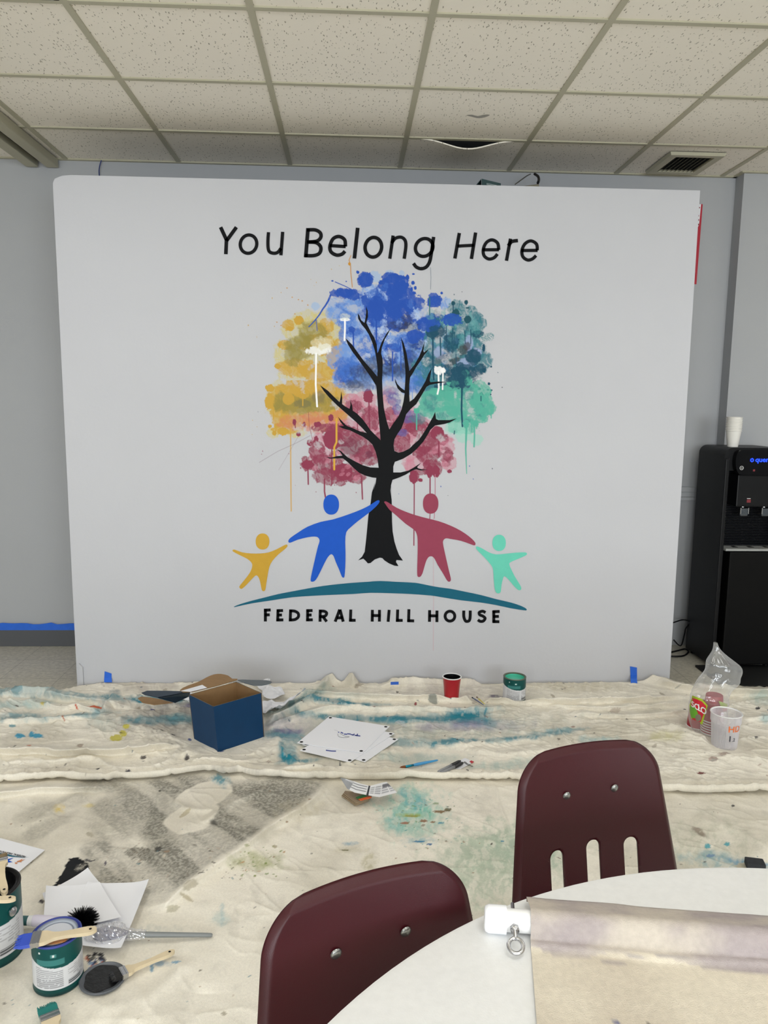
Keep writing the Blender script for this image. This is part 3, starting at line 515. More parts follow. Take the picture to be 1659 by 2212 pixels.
def lettering(name, strokes, off):
    b = MB()
    for zz, pts, w, closed in strokes:
        Lf, Rt, cl = stroke(pts, w, closed); n = len(Lf)
        V = [ppt(*zz([tuple(p)])[0], off) for p in Lf]+[ppt(*zz([tuple(p)])[0], off) for p in Rt]
        b.add(V, [(i, (i+1) % n, n+(i+1) % n, n+i) for i in range(n if cl else n-1)])
    return b.build(name, M_ink, part_t, world=True)
def el(cx, cy, rx, ry, sk=0.): return [(cx+rx*math.cos(a)-sk*ry*math.sin(a), cy+ry*math.sin(a)) for a in np.linspace(0, 2*PI, 14, endpoint=False)]
L1 = [(z1, p, w, c) for p, w, c in [
 ([(152, 128), (206, 245)], 33, 0), ([(294, 128), (204, 252)], 33, 0), ([(205, 235), (199, 370)], 33, 0), (el(402, 280, 74, 82, .05), 30, 1),
 ([(581, 173), (576, 250), (578, 315), (592, 350), (630, 362), (665, 352), (692, 318)], 30, 0), ([(708, 170), (692, 380)], 30, 0),
 ([(935, 137), (914, 398)], 34, 0), ([(925, 153), (1000, 153), (1045, 180), (1048, 222), (1010, 254), (925, 262)], 32, 0), ([(925, 262), (1005, 266), (1048, 305), (1040, 358), (990, 382), (905, 383)], 32, 0),
 ([(1130, 293), (1272, 302)], 30, 0), ([(1270, 302), (1262, 240), (1212, 212), (1160, 232), (1132, 295), (1140, 348), (1190, 378), (1238, 370), (1266, 343)], 32, 0), ([(1380, 134), (1350, 409)], 34, 0), (el(1520, 308, 74, 88, .05), 32, 1)]]
L1 += [(z2, p, w, c) for p, w, c in [
 ([(204, 203), (174, 411)], 30, 0), ([(190, 270), (225, 228), (275, 218), (310, 245), (318, 300), (303, 411)], 30, 0), (el(482, 310, 78, 80, .1), 31, 1), ([(567, 215), (545, 370), (530, 440), (500, 485), (455, 500), (412, 485), (386, 452)], 31, 0),
 ([(797, 180), (757, 409)], 31, 0), ([(943, 176), (905, 413)], 31, 0), ([(780, 298), (928, 290)], 29, 0),
 ([(1005, 331), (1152, 330)], 29, 0), ([(1150, 332), (1140, 272), (1092, 242), (1040, 265), (1012, 325), (1018, 382), (1060, 413), (1108, 402), (1138, 368)], 29, 0),
 ([(1255, 231), (1219, 429)], 30, 0), ([(1236, 295), (1266, 258), (1322, 248)], 32, 0), ([(1352, 337), (1498, 336)], 29, 0), ([(1495, 336), (1488, 280), (1438, 251), (1386, 276), (1358, 335), (1366, 392), (1408, 422), (1452, 412), (1484, 382)], 29, 0)]]
o = lettering('lettering', L1, .0020); o['label'] = 'black painted words You Belong Here'
s_ = 29
L2 = [(z5, p, s_, c) for p, c in [([(430, 1266), (430, 1393)], 0), ([(416, 1281), (483, 1278)], 0), ([(425, 1328), (474, 1326)], 0), ([(556, 1272), (552, 1392)], 0), ([(545, 1286), (606, 1284)], 0), ([(550, 1329), (595, 1328)], 0), ([(540, 1378), (609, 1377)], 0),
 ([(681, 1273), (677, 1392)], 0), ([(672, 1288), (720, 1290), (756, 1312), (757, 1348), (722, 1374), (668, 1378)], 0), ([(851, 1272), (849, 1391)], 0), ([(840, 1286), (900, 1284)], 0), ([(845, 1329), (890, 1328)], 0), ([(836, 1377), (902, 1376)], 0),
 ([(976, 1275), (974, 1395)], 0), ([(966, 1290), (1015, 1291), (1040, 1310), (1022, 1340), (966, 1345)], 0), ([(1003, 1345), (1040, 1394)], 0), ([(1170, 1274), (1124, 1395)], 0), ([(1172, 1274), (1205, 1395)], 0), ([(1140, 1358), (1200, 1355)], 0), ([(1280, 1274), (1276, 1394)], 0), ([(1264, 1381), (1328, 1381)], 0), ([(1495, 1277), (1493, 1394)], 0)]]
L2 += [(z6, p, s_, c) for p, c in [([(91, 1277), (90, 1394)], 0), ([(15, 1334), (100, 1334)], 0), ([(187, 1277), (177, 1396)], 0), ([(272, 1274), (268, 1396)], 0), ([(256, 1382), (322, 1382)], 0), ([(384, 1271), (380, 1398)], 0), ([(368, 1385), (436, 1387)], 0),
 ([(590, 1280), (588, 1396)], 0), ([(663, 1284), (662, 1399)], 0), ([(585, 1337), (668, 1337)], 0), (el(792, 1340, 48, 49), 1), ([(930, 1284), (930, 1345), (945, 1385), (965, 1392), (985, 1382), (993, 1345), (994, 1284)], 0),
 ([(1146, 1305), (1118, 1291), (1085, 1302), (1088, 1326), (1120, 1340), (1142, 1362), (1122, 1389), (1092, 1391), (1070, 1376)], 0), ([(1228, 1284), (1228, 1405)], 0), ([(1216, 1296), (1287, 1293)], 0), ([(1222, 1344), (1279, 1342)], 0), ([(1216, 1394), (1284, 1395)], 0)]]
o = lettering('lettering', L2, .0020); o['label'] = 'black painted words FEDERAL HILL HOUSE'

# ------------------------------------------------------------------ drop cloths
def pxw(pts, z=.02): return [tuple(atz(u, v, z)[:2]) for u, v in pts]
FRONT = pxw([(-420, 1705), (-60, 1700), (60, 1694), (130, 1690), (215, 1697), (250, 1692), (365, 1685), (400, 1677), (440, 1672), (480, 1680), (512, 1676), (560, 1684), (640, 1688), (700, 1689), (900, 1690), (1100, 1691), (1300, 1712), (1430, 1716), (1520, 1719), (1659, 1719), (1900, 1722), (2300, 1730)], .012)
BACK = pxw([(-420, 1480), (-60, 1480), (0, 1485), (30, 1489), (60, 1500), (105, 1502), (140, 1490), (185, 1480), (260, 1476), (500, 1477), (737, 1476), (900, 1478), (1100, 1478), (1370, 1474), (1445, 1477), (1500, 1490), (1560, 1494), (1659, 1490), (1900, 1488), (2300, 1488)], .012)
FOLDS_A = [  # px polyline, height, width far side, width near side
 ([(0, 1502), (60, 1503), (120, 1508), (200, 1520), (240, 1527), (285, 1535)], .040, .05, .022), ([(50, 1515), (95, 1528), (140, 1536), (165, 1532), (220, 1543)], .028, .03, .02),
 ([(232, 1543), (242, 1525), (255, 1505)], .045, .02, .02), ([(-60, 1628), (40, 1629), (120, 1632), (220, 1633), (300, 1627), (350, 1619), (400, 1613)], .046, .05, .012),
 ([(220, 1545), (250, 1552), (290, 1570), (360, 1590), (420, 1612)], .016, .012, .05), ([(395, 1625), (370, 1648), (330, 1668)], .022, .03, .02), ([(210, 1640), (240, 1660), (262, 1685)], .016, .02, .02),
 ([(575, 1568), (610, 1550), (640, 1534), (665, 1518), (690, 1505)], .05, .03, .03), ([(573, 1578), (640, 1552), (700, 1535), (760, 1532)], .032, .03, .02), ([(590, 1585), (602, 1610), (614, 1640)], .02, .02, .02),
 ([(620, 1492), (680, 1500), (760, 1508), (860, 1512), (960, 1514), (1060, 1519), (1150, 1521), (1270, 1520), (1400, 1515), (1490, 1506)], .038, .03, .02), ([(690, 1490), (737, 1472), (770, 1488)], .055, .03, .02), ([(820, 1488), (880, 1481), (950, 1478), (1040, 1480)], .035, .03, .02),
 ([(640, 1512), (740, 1528), (860, 1535), (980, 1537), (1120, 1532)], .020, .03, .02), ([(1180, 1528), (1280, 1535), (1380, 1532), (1480, 1524)], .022, .03, .016), ([(1230, 1546), (1340, 1552), (1490, 1540)], .02, .03, .014), ([(1350, 1472), (1390, 1474), (1440, 1484), (1500, 1496), (1580, 1502), (1659, 1500), (1760, 1500)], .042, .03, .02),
 ([(1420, 1555), (1500, 1592), (1560, 1618), (1610, 1640), (1700, 1662)], .022, .012, .06), ([(1600, 1560), (1659, 1555), (1740, 1556)], .02, .03, .02), ([(410, 1655), (440, 1645), (520, 1650), (560, 1640)], .02, .03, .02), ([(560, 1672), (640, 1668), (700, 1665)], .02, .03, .02), ([(400, 1640), (440, 1612), (470, 1625)], .03, .03, .02),
 ([(0, 1650), (120, 1648), (230, 1640)], .012, .03, .02), ([(0, 1560), (80, 1560), (160, 1556), (215, 1548)], .022, .03, .02), ([(1195, 1570), (1210, 1600), (1240, 1620)], .018, .02, .02), ([(300, 1532), (400, 1526), (430, 1530)], .03, .03, .02), ([(700, 1572), (800, 1560), (900, 1565), (1010, 1570), (1050, 1560)], .012, .05, .03), ([(880, 1600), (1000, 1612), (1150, 1598), (1220, 1585)], .012, .05, .03), ([(1010, 1625), (1100, 1632), (1200, 1622)], .012, .04, .03), ([(640, 1600), (625, 1640), (640, 1660)], .018, .03, .03)]
FOLDS_B = [([(705, 1686), (690, 1715), (660, 1740), (600, 1778), (530, 1828), (450, 1880), (380, 1935), (330, 1985), (285, 2030)], .030, .06, .014),
 ([(-100, 1722), (40, 1712), (100, 1703), (170, 1706), (250, 1697)], .028, .04, .016), ([(580, 1700), (540, 1715), (500, 1735), (440, 1780)], .014, .02, .02), ([(300, 1700), (250, 1740), (235, 1800)], .016, .03, .03), ([(350, 1710), (330, 1760), (300, 1830)], .014, .03, .02), ([(180, 1705), (120, 1750), (40, 1800)], .014, .03, .03),
 ([(1066, 1690), (1080, 1730), (1102, 1810)], .008, .01, .006), ([(640, 1800), (720, 1785), (800, 1778)], .004, .03, .03), ([(370, 1730), (400, 1745), (460, 1750)], .01, .02, .02), ([(250, 1990), (300, 2050), (260, 2120), (200, 2212)], .012, .05, .04), ([(420, 2060), (340, 2130), (280, 2220)], .012, .05, .03), ([(480, 1990), (470, 2060), (440, 2140)], .008, .04, .04), ([(1300, 1760), (1400, 1800), (1500, 1840)], .008, .05, .04), ([(1500, 1760), (1600, 1800), (1700, 1850)], .01, .05, .04)]
PRESS = [(atz(u, v), r) for u, v, r in [(490, 1590, .20), (742, 1590, .24), (1112, 1512, .08), (975, 1508, .07), (1532, 1575, .12), (1570, 1615, .09), (905, 1650, .12), (980, 1655, .12), (800, 1720, .1), (130, 2110, .09), (222, 2110, .1), (20, 2000, .14), (0, 2190, .09), (200, 1960, .22), (300, 2020, .14), (380, 2020, .12), (30, 1850, .18), (1030, 1518, .05), (120, 2190, .1), (300, 2085, .1), (1625, 1868, .06)]]
def interp(x, pts): p = sorted(pts); return np.interp(x, [q[0] for q in p], [q[1] for q in p])
def press(X, Y):
    k = np.ones(X.shape)
    for p, r in PRESS: k = np.minimum(k, sst(.6, 1.35, np.sqrt((X-p.x)**2+(Y-p.y)**2)/r)*.93+.07)
    return k
def folds(X, Y, FL, wob):
    Hh = np.zeros(X.shape)
    for pts, h, w1, w2 in FL:
        P = pxw(pts, .01); P = [tuple(p) for p in smooth_poly(P, 3, False)]
        mn = np.min(P, 0)-.25; mx = np.max(P, 0)+.25; m_ = (X > mn[0]) & (X < mx[0]) & (Y > mn[1]) & (Y < mx[1])
        if not m_.any(): continue
        x, y = X[m_], Y[m_]; d, fr = polydist(x+(fbm(x, y, 9, 3, 4)-.5)*wob, y+(fbm(x, y, 9, 3, 8)-.5)*wob, P)
        going = P[-1][0] > P[0][0]; dn = d if going else -d       # dn > 0: far side
        w = np.where(dn > 0, w1, w2); e = np.clip(np.minimum(fr, 1-fr)*7, 0, 1)**.7
        Hh[m_] = np.maximum(Hh[m_], h*np.exp(-(abs(d)/w)**1.6)*e)
    return Hh
def wrinkle(X, Y, s=0):
    a = fbm(X+.3*fbm(X, Y, 3, 2, s), Y*1.7, 5.5, 4, s+1); r = 1-abs(2*a-1); b = fbm(X*1.2, Y*2.6, 14, 3, s+2); r2 = 1-abs(2*b-1)
    c = fbm((X+Y)*1.5, (Y-X)*.6, 7, 3, s+6); r3 = 1-abs(2*c-1)
    return .011*r**7+.0022*r2**5+.009*r3**10+.012*fbm(X, Y, 2.2, 3, s+5)
def H_A(X, Y):
    k = press(X, Y); e = np.minimum(Y-interp(X, FRONT), 9)
    hem = .026*np.exp(-((e-.022)/.016)**2)+.010*np.exp(-((e-.085)/.02)**2)*(fbm(X, Y, 2, 2, 3) > .3)
    return .011+(folds(X, Y, FOLDS_A, .02)+wrinkle(X, Y, 0)*.7)*k+hem*np.clip((e-.010)/.006, 0, 1)
def H_B(X, Y): return .003+(folds(X, Y, FOLDS_B, .02)+wrinkle(X*.6, Y*.6, 20)*.32)*press(X, Y)
def cloth_z(x, y):
    X = np.array([x]); Y = np.array([y])
    return float(H_A(X, Y)[0]) if y > interp(X, FRONT)[0] else float(H_B(X, Y)[0])
CREAM = A((246, 240, 226))
def cloth_mesh(name, xs_, t, yf, yb, Hf, Ff, paint, m, label, tuck):
    nx, ny = len(xs_), len(t); X = np.repeat(xs_[None], ny, 0); f = yf(xs_); b = yb(xs_)
    Y = f[None]+(b-f)[None]*t[:, None]; X = X.ravel(); Y = Y.ravel(); Zz = Hf(X, Y)
    ed = np.minimum(np.minimum(t, 1-t)[:, None]*(b-f)[None], 9).ravel(); Zz = Zz*np.clip(ed/.006, 0, 1)**.5+.0008*(ed < .001); ef = (t[:, None]*(b-f)[None]).ravel(); Yd = Y-Ff(X, Y)*1.2*(ed > .04)+(tuck*np.clip(1-ef/.011, 0, 1) if tuck else 0)
    cvs = Canvas(*proj(X, Y, np.zeros(len(X))), CREAM); cvs.X, cvs.Y = X, Y
    cvs.base *= (1-.16*sst(.45, .75, fbm(X, Y, 4, 5, 31))[:, None]*np.array([1, 1.05, 1.2])); cvs.base *= (1-.10*sst(.5, .8, fbm(X*1.5, Y, 15, 4, 37))[:, None]); cvs.C = cvs.base.copy()
    paint(cvs)
    id_ = np.arange(nx*ny).reshape(ny, nx); Fq = np.stack([id_[:-1, :-1].ravel(), id_[:-1, 1:].ravel(), id_[1:, 1:].ravel(), id_[1:, :-1].ravel()], 1)
    o = obj(name, np.stack([X, Yd, Zz], 1), Fq, m, None, smooth=True, colors=cvs.C); tag(o, label, 'drop cloth'); return o
TEAL, SKY = (52, 140, 160), (60, 160, 196)
def specks(c, n, u0, u1, v0, v1, cols, smax=4):
    for i in range(n):
        u = u0+rng.rand()*(u1-u0); v = v0+rng.rand()*(v1-v0); s = .8+rng.rand()**3*smax
        c.blob(u, v, s*(.7+rng.rand()), s*(.3+.5*rng.rand()), cols[rng.randint(len(cols))], .5+.5*rng.rand(), rot=rng.rand()*80-40, rough=.4)
def paint_A(c):
    S = lambda cx, cy, rx, ry, col, a, rot=0, tex=.45, soft=.6: c.blob(cx, cy, rx, ry, col, a, rot=rot, soft=soft, rough=.7, fs=.05, tex=tex, ts=.05)
    for a in [(900, 1580, 260, 30, (176, 186, 178), .6), (1000, 1500, 120, 16, (190, 180, 176), .4), (330, 1560, 110, 34, (128, 122, 118), .5), (380, 1545, 60, 20, (96, 94, 98), .5), (700, 1640, 100, 20, (200, 198, 182), .4), (1350, 1600, 160, 40, (206, 198, 180), .5), (100, 1680, 60, 10, (190, 180, 165), .5), (320, 1490, 70, 12, (180, 168, 160), .5), (230, 1572, 30, 18, (180, 188, 180), .6), (1250, 1490, 100, 12, (200, 190, 165), .5), (620, 1580, 60, 24, (170, 160, 180), .45), (480, 1690, 80, 14, (160, 155, 150), .5)]: S(*a)
    for a in [(50, 1506, 70, 9, TEAL, .7, 4), (170, 1513, 90, 8, TEAL, .55, 8), (40, 1530, 80, 8, (140, 190, 196), .5), (50, 1556, 60, 9, TEAL, .65, -3), (165, 1557, 70, 5, TEAL, .65, -6), (212, 1548, 22, 9, TEAL, .6, -35), (300, 1520, 80, 7, TEAL, .95, 3), (380, 1524, 60, 6, TEAL, .8, 2), (250, 1505, 12, 7, (90, 120, 135), .6), (340, 1566, 70, 9, TEAL, .7), (410, 1562, 60, 10, (80, 140, 150), .6), (650, 1522, 60, 13, (80, 140, 146), .8, -25), (720, 1524, 70, 6, TEAL, .9, 6), (790, 1530, 40, 4, TEAL, .6), (760, 1556, 150, 6, TEAL, .85, 3), (920, 1562, 120, 8, TEAL, .8), (1005, 1553, 52, 13, TEAL, 1, -8), (1030, 1570, 50, 9, (70, 150, 170), .8), (595, 1592, 46, 9, TEAL, .6), (624, 1600, 34, 10, TEAL, .75), (620, 1637, 16, 24, (40, 140, 160), 1, 15), (648, 1652, 36, 5, TEAL, .8, -6), (700, 1610, 60, 10, (120, 176, 180), .5), (850, 1612, 70, 8, TEAL, .5), (960, 1614, 70, 7, TEAL, .85, -5), (1130, 1602, 70, 6, TEAL, .8, -6), (1215, 1588, 45, 6, TEAL, .6, -6), (900, 1645, 90, 10, (150, 186, 184), .45), (1080, 1662, 50, 8, (150, 190, 186), .5), (1140, 1655, 40, 8, (150, 190, 186), .4), (470, 1560, 60, 8, TEAL, .5), (1650, 1520, 30, 12, (170, 196, 192), .6), (700, 1500, 40, 8, (180, 190, 180), .5), (620, 1560, 40, 6, (70, 110, 120), .5, -20), (1290, 1610, 40, 8, (120, 180, 190), .5), (1440, 1600, 30, 10, (210, 206, 140), .5), (1660, 1560, 20, 10, (150, 190, 196), .6)]: S(*a, tex=.35) if len(a) < 7 else S(*a)
    for a in [(1075, 1513, 20, 4, (70, 60, 100), .75), (625, 1586, 30, 5, (110, 100, 150), .6), (980, 1580, 90, 7, (150, 140, 170), .5), (1010, 1572, 40, 6, (120, 120, 160), .5), (1060, 1575, 90, 12, (160, 160, 176), .4), (868, 1478, 40, 3.5, (60, 60, 90), .8), (860, 1480, 16, 4, (70, 90, 150), .6), (410, 1535, 14, 3, (70, 66, 120), .8)]: S(*a, tex=.3)
    for a in [(44, 1599, 11, 5, SKY), (68, 1594, 6, 5, SKY), (80, 1599, 15, 5, SKY), (27, 1575, 8, 3, (130, 170, 180)), (250, 1604, 14, 7, (206, 196, 84)), (265, 1594, 8, 8, (206, 196, 84)), (275, 1580, 8, 5, (206, 196, 84)), (98, 1531, 4, 4, (226, 210, 120)), (208, 1540, 13, 2.4, (214, 96, 56)), (169, 1540, 2, 3, (210, 90, 60)), (140, 1562, 2, 8, (190, 120, 90)), (71, 1626, 5, 2, (206, 120, 90)), (42, 1628, 2, 3, (40, 36, 40)), (212, 1676, 4, 2, (40, 40, 44)), (278, 1680, 5, 3, (60, 60, 80)), (310, 1646, 7, 3, (90, 84, 80)), (405, 1648, 6, 4, (60, 56, 60)), (375, 1597, 4, 2, (30, 30, 40)), (350, 1589, 4, 1.6, (40, 40, 50)), (335, 1588, 3, 1.4, (40, 40, 50)), (410, 1604, 4, 2.6, (60, 80, 140)), (478, 1628, 6, 3, (90, 100, 150)), (330, 1542, 5, 2, (60, 66, 120)), (735, 1660, 1.4, 7, (50, 56, 66)), (1003, 1537, 2, 1.5, (60, 60, 60)), (897, 1530, 3, 3, (150, 60, 70)), (862, 1508, 2, 2, (150, 50, 60)), (1540, 1652, 10, 5, (190, 170, 160)), (1515, 1682, 10, 3, (120, 60, 60)), (1560, 1640, 12, 4, (176, 160, 150)), (1636, 1537, 5, 2, (60, 60, 66)), (1478, 1540, 3, 1.6, (40, 40, 44)), (1425, 1542, 3, 1.5, (60, 60, 66)), (1200, 1464, 2, 2, (60, 60, 66))]: c.blob(*a[:5], .92, soft=.15, rough=.45)
    specks(c, 200, 0, 1659, 1480, 1690, [(70, 66, 70), (100, 90, 84), (60, 90, 110), (150, 110, 96), (90, 84, 80)], 2.4)
    specks(c, 70, 0, 1659, 1480, 1700, [(176, 166, 150), (186, 172, 158), (170, 172, 164)], 9)
def paint_B(c):
    GR = (122, 120, 111)
    fine = fbm(c.X*1., c.Y*1., 190, 2, 50)
    m_ = np.zeros(len(c.U))
    for cx, cy, rx, ry, a, rot in [(350, 1775, 45, 60, .95, 0), (470, 1735, 120, 50, .9, -10), (390, 1705, 100, 24, .85, 0), (560, 1745, 160, 55, .9, -10), (440, 1820, 150, 60, .95, -8), (330, 1740, 90, 50, .75, 0), (210, 1845, 42, 34, .9, 0), (300, 1885, 100, 42, .85, 0), (230, 1780, 60, 50, .55, 0), (400, 1890, 130, 40, .8, -15), (130, 1745, 90, 22, .35, -20), (100, 1790, 90, 14, .4, -25), (640, 1705, 70, 26, .8, 0), (300, 1700, 140, 16, .6, 0), (50, 1830, 60, 14, .25, -20), (350, 1935, 90, 24, .45, -10), (250, 1860, 60, 60, .5, 0)]:
        t = math.radians(rot); x = c.U-cx; y = c.V-cy; p = (x*math.cos(t)+y*math.sin(t))/rx; q = (-x*math.sin(t)+y*math.cos(t))/ry
        d = np.sqrt(p*p+q*q)+(fbm(c.X, c.Y, 7, 4, int(cx))-.5)*1.1; m_ = np.maximum(m_, a*(1-sst(.55, 1.25, d)))
    streak = fbm(c.X*1.0+c.Y*.9, c.Y*.25, 9, 4, 61); m_ *= .5+.5*sst(.38, .54, streak)
    m_ *= .62+.38*sst(.36, .62, fine)
    # right side bounded by the long fold
    pts = [(708, 1690), (690, 1715), (660, 1740), (600, 1778), (530, 1828), (450, 1880), (380, 1935), (330, 1985)]
    lim = np.interp(c.V, [p[1] for p in pts], [p[0] for p in pts]); m_ *= 1-sst(-14, 10, c.U-lim)
    for cx, cy, rx, ry, rot in [(442, 1720, 62, 27, -14), (415, 1772, 62, 30, -16)]:
        t = math.radians(rot); x = c.U-cx; y = c.V-cy; p = (x*math.cos(t)+y*math.sin(t))/rx; q = (-x*math.sin(t)+y*math.cos(t))/ry
        d = np.sqrt(p*p+q*q)+(fbm(c.X, c.Y, 14, 3, int(cx))-.5)*.35; m_ *= sst(.92, 1.04, d)
    m_ = np.clip(m_[:, None]*1.0, 0, .9); c.C = c.C*(1-m_)+A(GR)*m_
    Z3 = lambda L: [(x/2.37, 1640+y/2.37) for x, y in L]
    c.poly(Z3([(345, 540), (355, 518), (400, 515), (425, 530), (455, 545), (452, 585), (400, 622), (330, 642), (268, 662), (300, 620), (330, 575)]), (40, 41, 44), 1, rough=4)
    c.poly(Z3([(430, 526), (486, 526), (486, 532), (435, 534)]), (40, 41, 60), .8, rough=2); c.blob(176, 1876, 12, 6, None, .6, rot=-30, rough=.9, soft=.3, tex=.8, ts=.4); c.blob(90, 1950, 5, 5, (40, 36, 46), .9, rot=-30)
    c.blob(300, 1848, 24, 14, (88, 84, 74), .75, rough=.7, soft=.2, tex=.5, ts=.2); c.blob(342, 1838, 8, 5, (70, 68, 66), .8, rot=-20); c.blob(462, 1783, 8, 6, (70, 68, 66), .7, soft=.5); c.blob(228, 1868, 2, 5, (60, 50, 80), .9)
    specks(c, 110, 230, 520, 1820, 1910, [(126, 120, 108), (110, 106, 96), (160, 140, 120), (206, 196, 180)], 4)
    S = lambda cx, cy, rx, ry, col, a, rot=0, tex=.6, soft=.6: c.blob(cx, cy, rx, ry, col, a, rot=rot, soft=soft, rough=.8, fs=.06, tex=tex, ts=.07)
    for a in [(885, 1755, 60, 45, (150, 204, 188), .75), (895, 1735, 30, 18, (96, 184, 190), .7, 40), (920, 1760, 30, 14, (130, 200, 180), .8), (860, 1775, 20, 20, (130, 196, 190), .7), (900, 1795, 45, 14, (150, 200, 186), .6), (890, 1765, 24, 4, (170, 186, 90), .7), (905, 1820, 30, 8, (90, 170, 186), .55), (1090, 1850, 120, 60, (176, 194, 172), .75), (1050, 1900, 130, 60, (180, 194, 172), .6), (1150, 1830, 80, 40, (172, 192, 172), .6), (760, 1825, 12, 4, (110, 160, 186), .8), (480, 1690, 18, 12, (70, 150, 170), .8), (560, 1865, 50, 18, (176, 182, 130), .6), (570, 1870, 20, 10, (160, 166, 100), .5), (1500, 1830, 120, 50, (190, 192, 172), .5), (1560, 1865, 90, 14, (130, 176, 186), .6, 8), (1620, 1870, 50, 8, (80, 150, 190), .7, 12), (1530, 1850, 30, 8, (110, 160, 170), .5), (1510, 1800, 18, 6, (140, 126, 112), .8, 35), (800, 1870, 14, 20, (180, 172, 130), .6), (760, 1840, 40, 6, (190, 180, 140), .5), (480, 1990, 20, 14, (160, 190, 190), .4), (350, 2010, 60, 8, (180, 186, 180), .4), (480, 1980, 5, 20, (150, 190, 196), .4), (345, 2083, 28, 7, (120, 160, 190), .7, 8), (640, 1755, 50, 20, (206, 198, 176), .5), (130, 1752, 10, 8, (226, 200, 110), .8), (190, 1744, 10, 4, (226, 206, 120), .5)]: S(*a)
    for a in [(950, 1757, 14, 3, (140, 110, 76)), (968, 1753, 8, 4, (110, 100, 70)), (915, 1776, 8, 3, (150, 110, 80)), (875, 1782, 9, 3, (170, 120, 96)), (935, 1779, 6, 2, (150, 116, 84)), (890, 1766, 14, 2, (160, 160, 80)), (905, 1822, 14, 2, (60, 130, 170)), (928, 1829, 6, 2, (60, 110, 160)), (952, 1782, 6, 2, (100, 160, 180)), (745, 1840, 10, 1.6, (120, 116, 80)), (1528, 1833, 7, 5, (84, 172, 186)), (1570, 1827, 6, 4, (84, 172, 186)), (1583, 1744, 3.5, 2, (60, 60, 60)), (1522, 1865, 2.4, 1.4, (50, 50, 56)), (1534, 1852, 10, 3, (120, 150, 180)), (1200, 1822, 1, 1, (90, 90, 90)), (1085, 1822, 3, 1.5, (70, 140, 170)), (345, 1713, 3, 2, (70, 70, 66)), (380, 2082, 12, 3, (130, 170, 196)), (328, 2094, 4, 8, (130, 170, 196))]: c.blob(*a, .9, soft=.15, rough=.5)
    for i in range(40): c.blob(188+rng.rand()*38, 2070+rng.rand()*34, 2+rng.rand()*6, 1.5+rng.rand()*3, [(60, 90, 150), (206, 110, 70), (40, 40, 46), (150, 176, 206), (230, 226, 214)][i % 5], .8, rot=rng.rand()*180, rough=.5)
    for i in range(26): c.blob(190+rng.rand()*35, 2062+rng.rand()*12, 2+rng.rand()*4, 1+rng.rand()*2, (40, 38, 44), .8, rough=.5)
    specks(c, 260, 0, 1659, 1690, 2212, [(120, 110, 96), (90, 84, 76), (100, 140, 150), (160, 130, 100)], 2.6)
    specks(c, 60, 0, 1659, 1700, 2212, [(200, 190, 164), (190, 184, 160), (186, 178, 158)], 14)
    specks(c, 60, 520, 620, 1830, 1900, [(150, 158, 90), (130, 150, 80), (196, 160, 120)], 3); specks(c, 60, 850, 1000, 1730, 1840, [(90, 160, 160), (130, 110, 80), (120, 150, 90)], 4)
M_cloth = vmat('canvas_drop_cloth', .9, .15, bump=(700, .35), grain=(160, .10))
XS = lambda a, b, c, d, n: np.concatenate([np.linspace(a, b, 40)[:-1], np.linspace(b, c, n), np.linspace(c, d, 40)[1:]])
FA = lambda X, Y: folds(X, Y, FOLDS_A, .02)*press(X, Y); FB = lambda X, Y: folds(X, Y, FOLDS_B, .02)*press(X, Y)
cA = cloth_mesh('drop_cloth', XS(-2.9, -2.0, 2.3, 3.1, 1050), np.linspace(0, 1, 320), lambda x: interp(x, FRONT), lambda x: np.minimum(interp(x, BACK), YP-.006), H_A, FA, paint_A, M_cloth, 'rumpled canvas drop cloth with turquoise stains lying against the mural partition', .09)
cB = cloth_mesh('drop_cloth', XS(-2.3, -1.5, 1.8, 2.7, 880), np.concatenate([np.linspace(0, .55, 50)[:-1], np.linspace(.55, 1, 430)]), lambda x: x*0-.6, lambda x: interp(x, FRONT)+.07, H_B, FB, paint_B, M_cloth, 'cream canvas drop cloth with grey sprayed stain in front, under the chairs and paint cans', 0)

# ------------------------------------------------------------------ things on the cloths
def gz(u, v, add=0.):
    p = atz(u, v, .012); z = cloth_z(p.x, p.y); p = atz(u, v, z+add); return p
def tape(pts, label, off=.0):
    b = MB().plate(pts, .0006, (0, 1, 0)); o = b.build('masking_tape', M_tape); tag(o, label, 'tape', 'pieces of blue masking tape holding the cloth to the partition'); return o
def strip(pts, label, name='masking_tape'):
    V = [p for pr in pts for p in pr]; F = [(2*i, 2*i+1, 2*i+3, 2*i+2) for i in range(len(pts)-1)]
    o = obj(name, V, F, M_tape); tag(o, label, 'tape', 'pieces of blue masking tape holding the cloth to the partition'); return o
def pp(u, v, y): q = aty(u, v, y); return (q.x, q.y, q.z)
strip([(pp(226, 1450, YP-.003), pp(241, 1455, YP-.003)), (pp(225, 1466, YP-.003), pp(241, 1464, YP-.003)), (pp(225, 1474, YP-.02), pp(242, 1474, YP-.02))], 'short blue tape piece at the partition foot, left end')
strip([(pp(1361, 1439.5, YP-.003), pp(1376, 1442, YP-.003)), (pp(1362, 1458, YP-.003), pp(1376, 1458, YP-.003)), (pp(1362, 1466, YP-.03), pp(1376, 1466, YP-.03)), (pp(1363, 1479, YP-.06), pp(1377, 1480, YP-.06))], 'upright blue tape piece at the partition foot, right end')
q = gz(852, 1482, .01); obj_ = strip([((q.x-.02, q.y-.015, q.z+.012), (q.x-.018, q.y+.02, q.z+.014)), ((q.x+.02, q.y-.012, q.z+.012), (q.x+.022, q.y+.018, q.z+.016))], 'small blue tape scrap at the partition foot, left of the red cup')

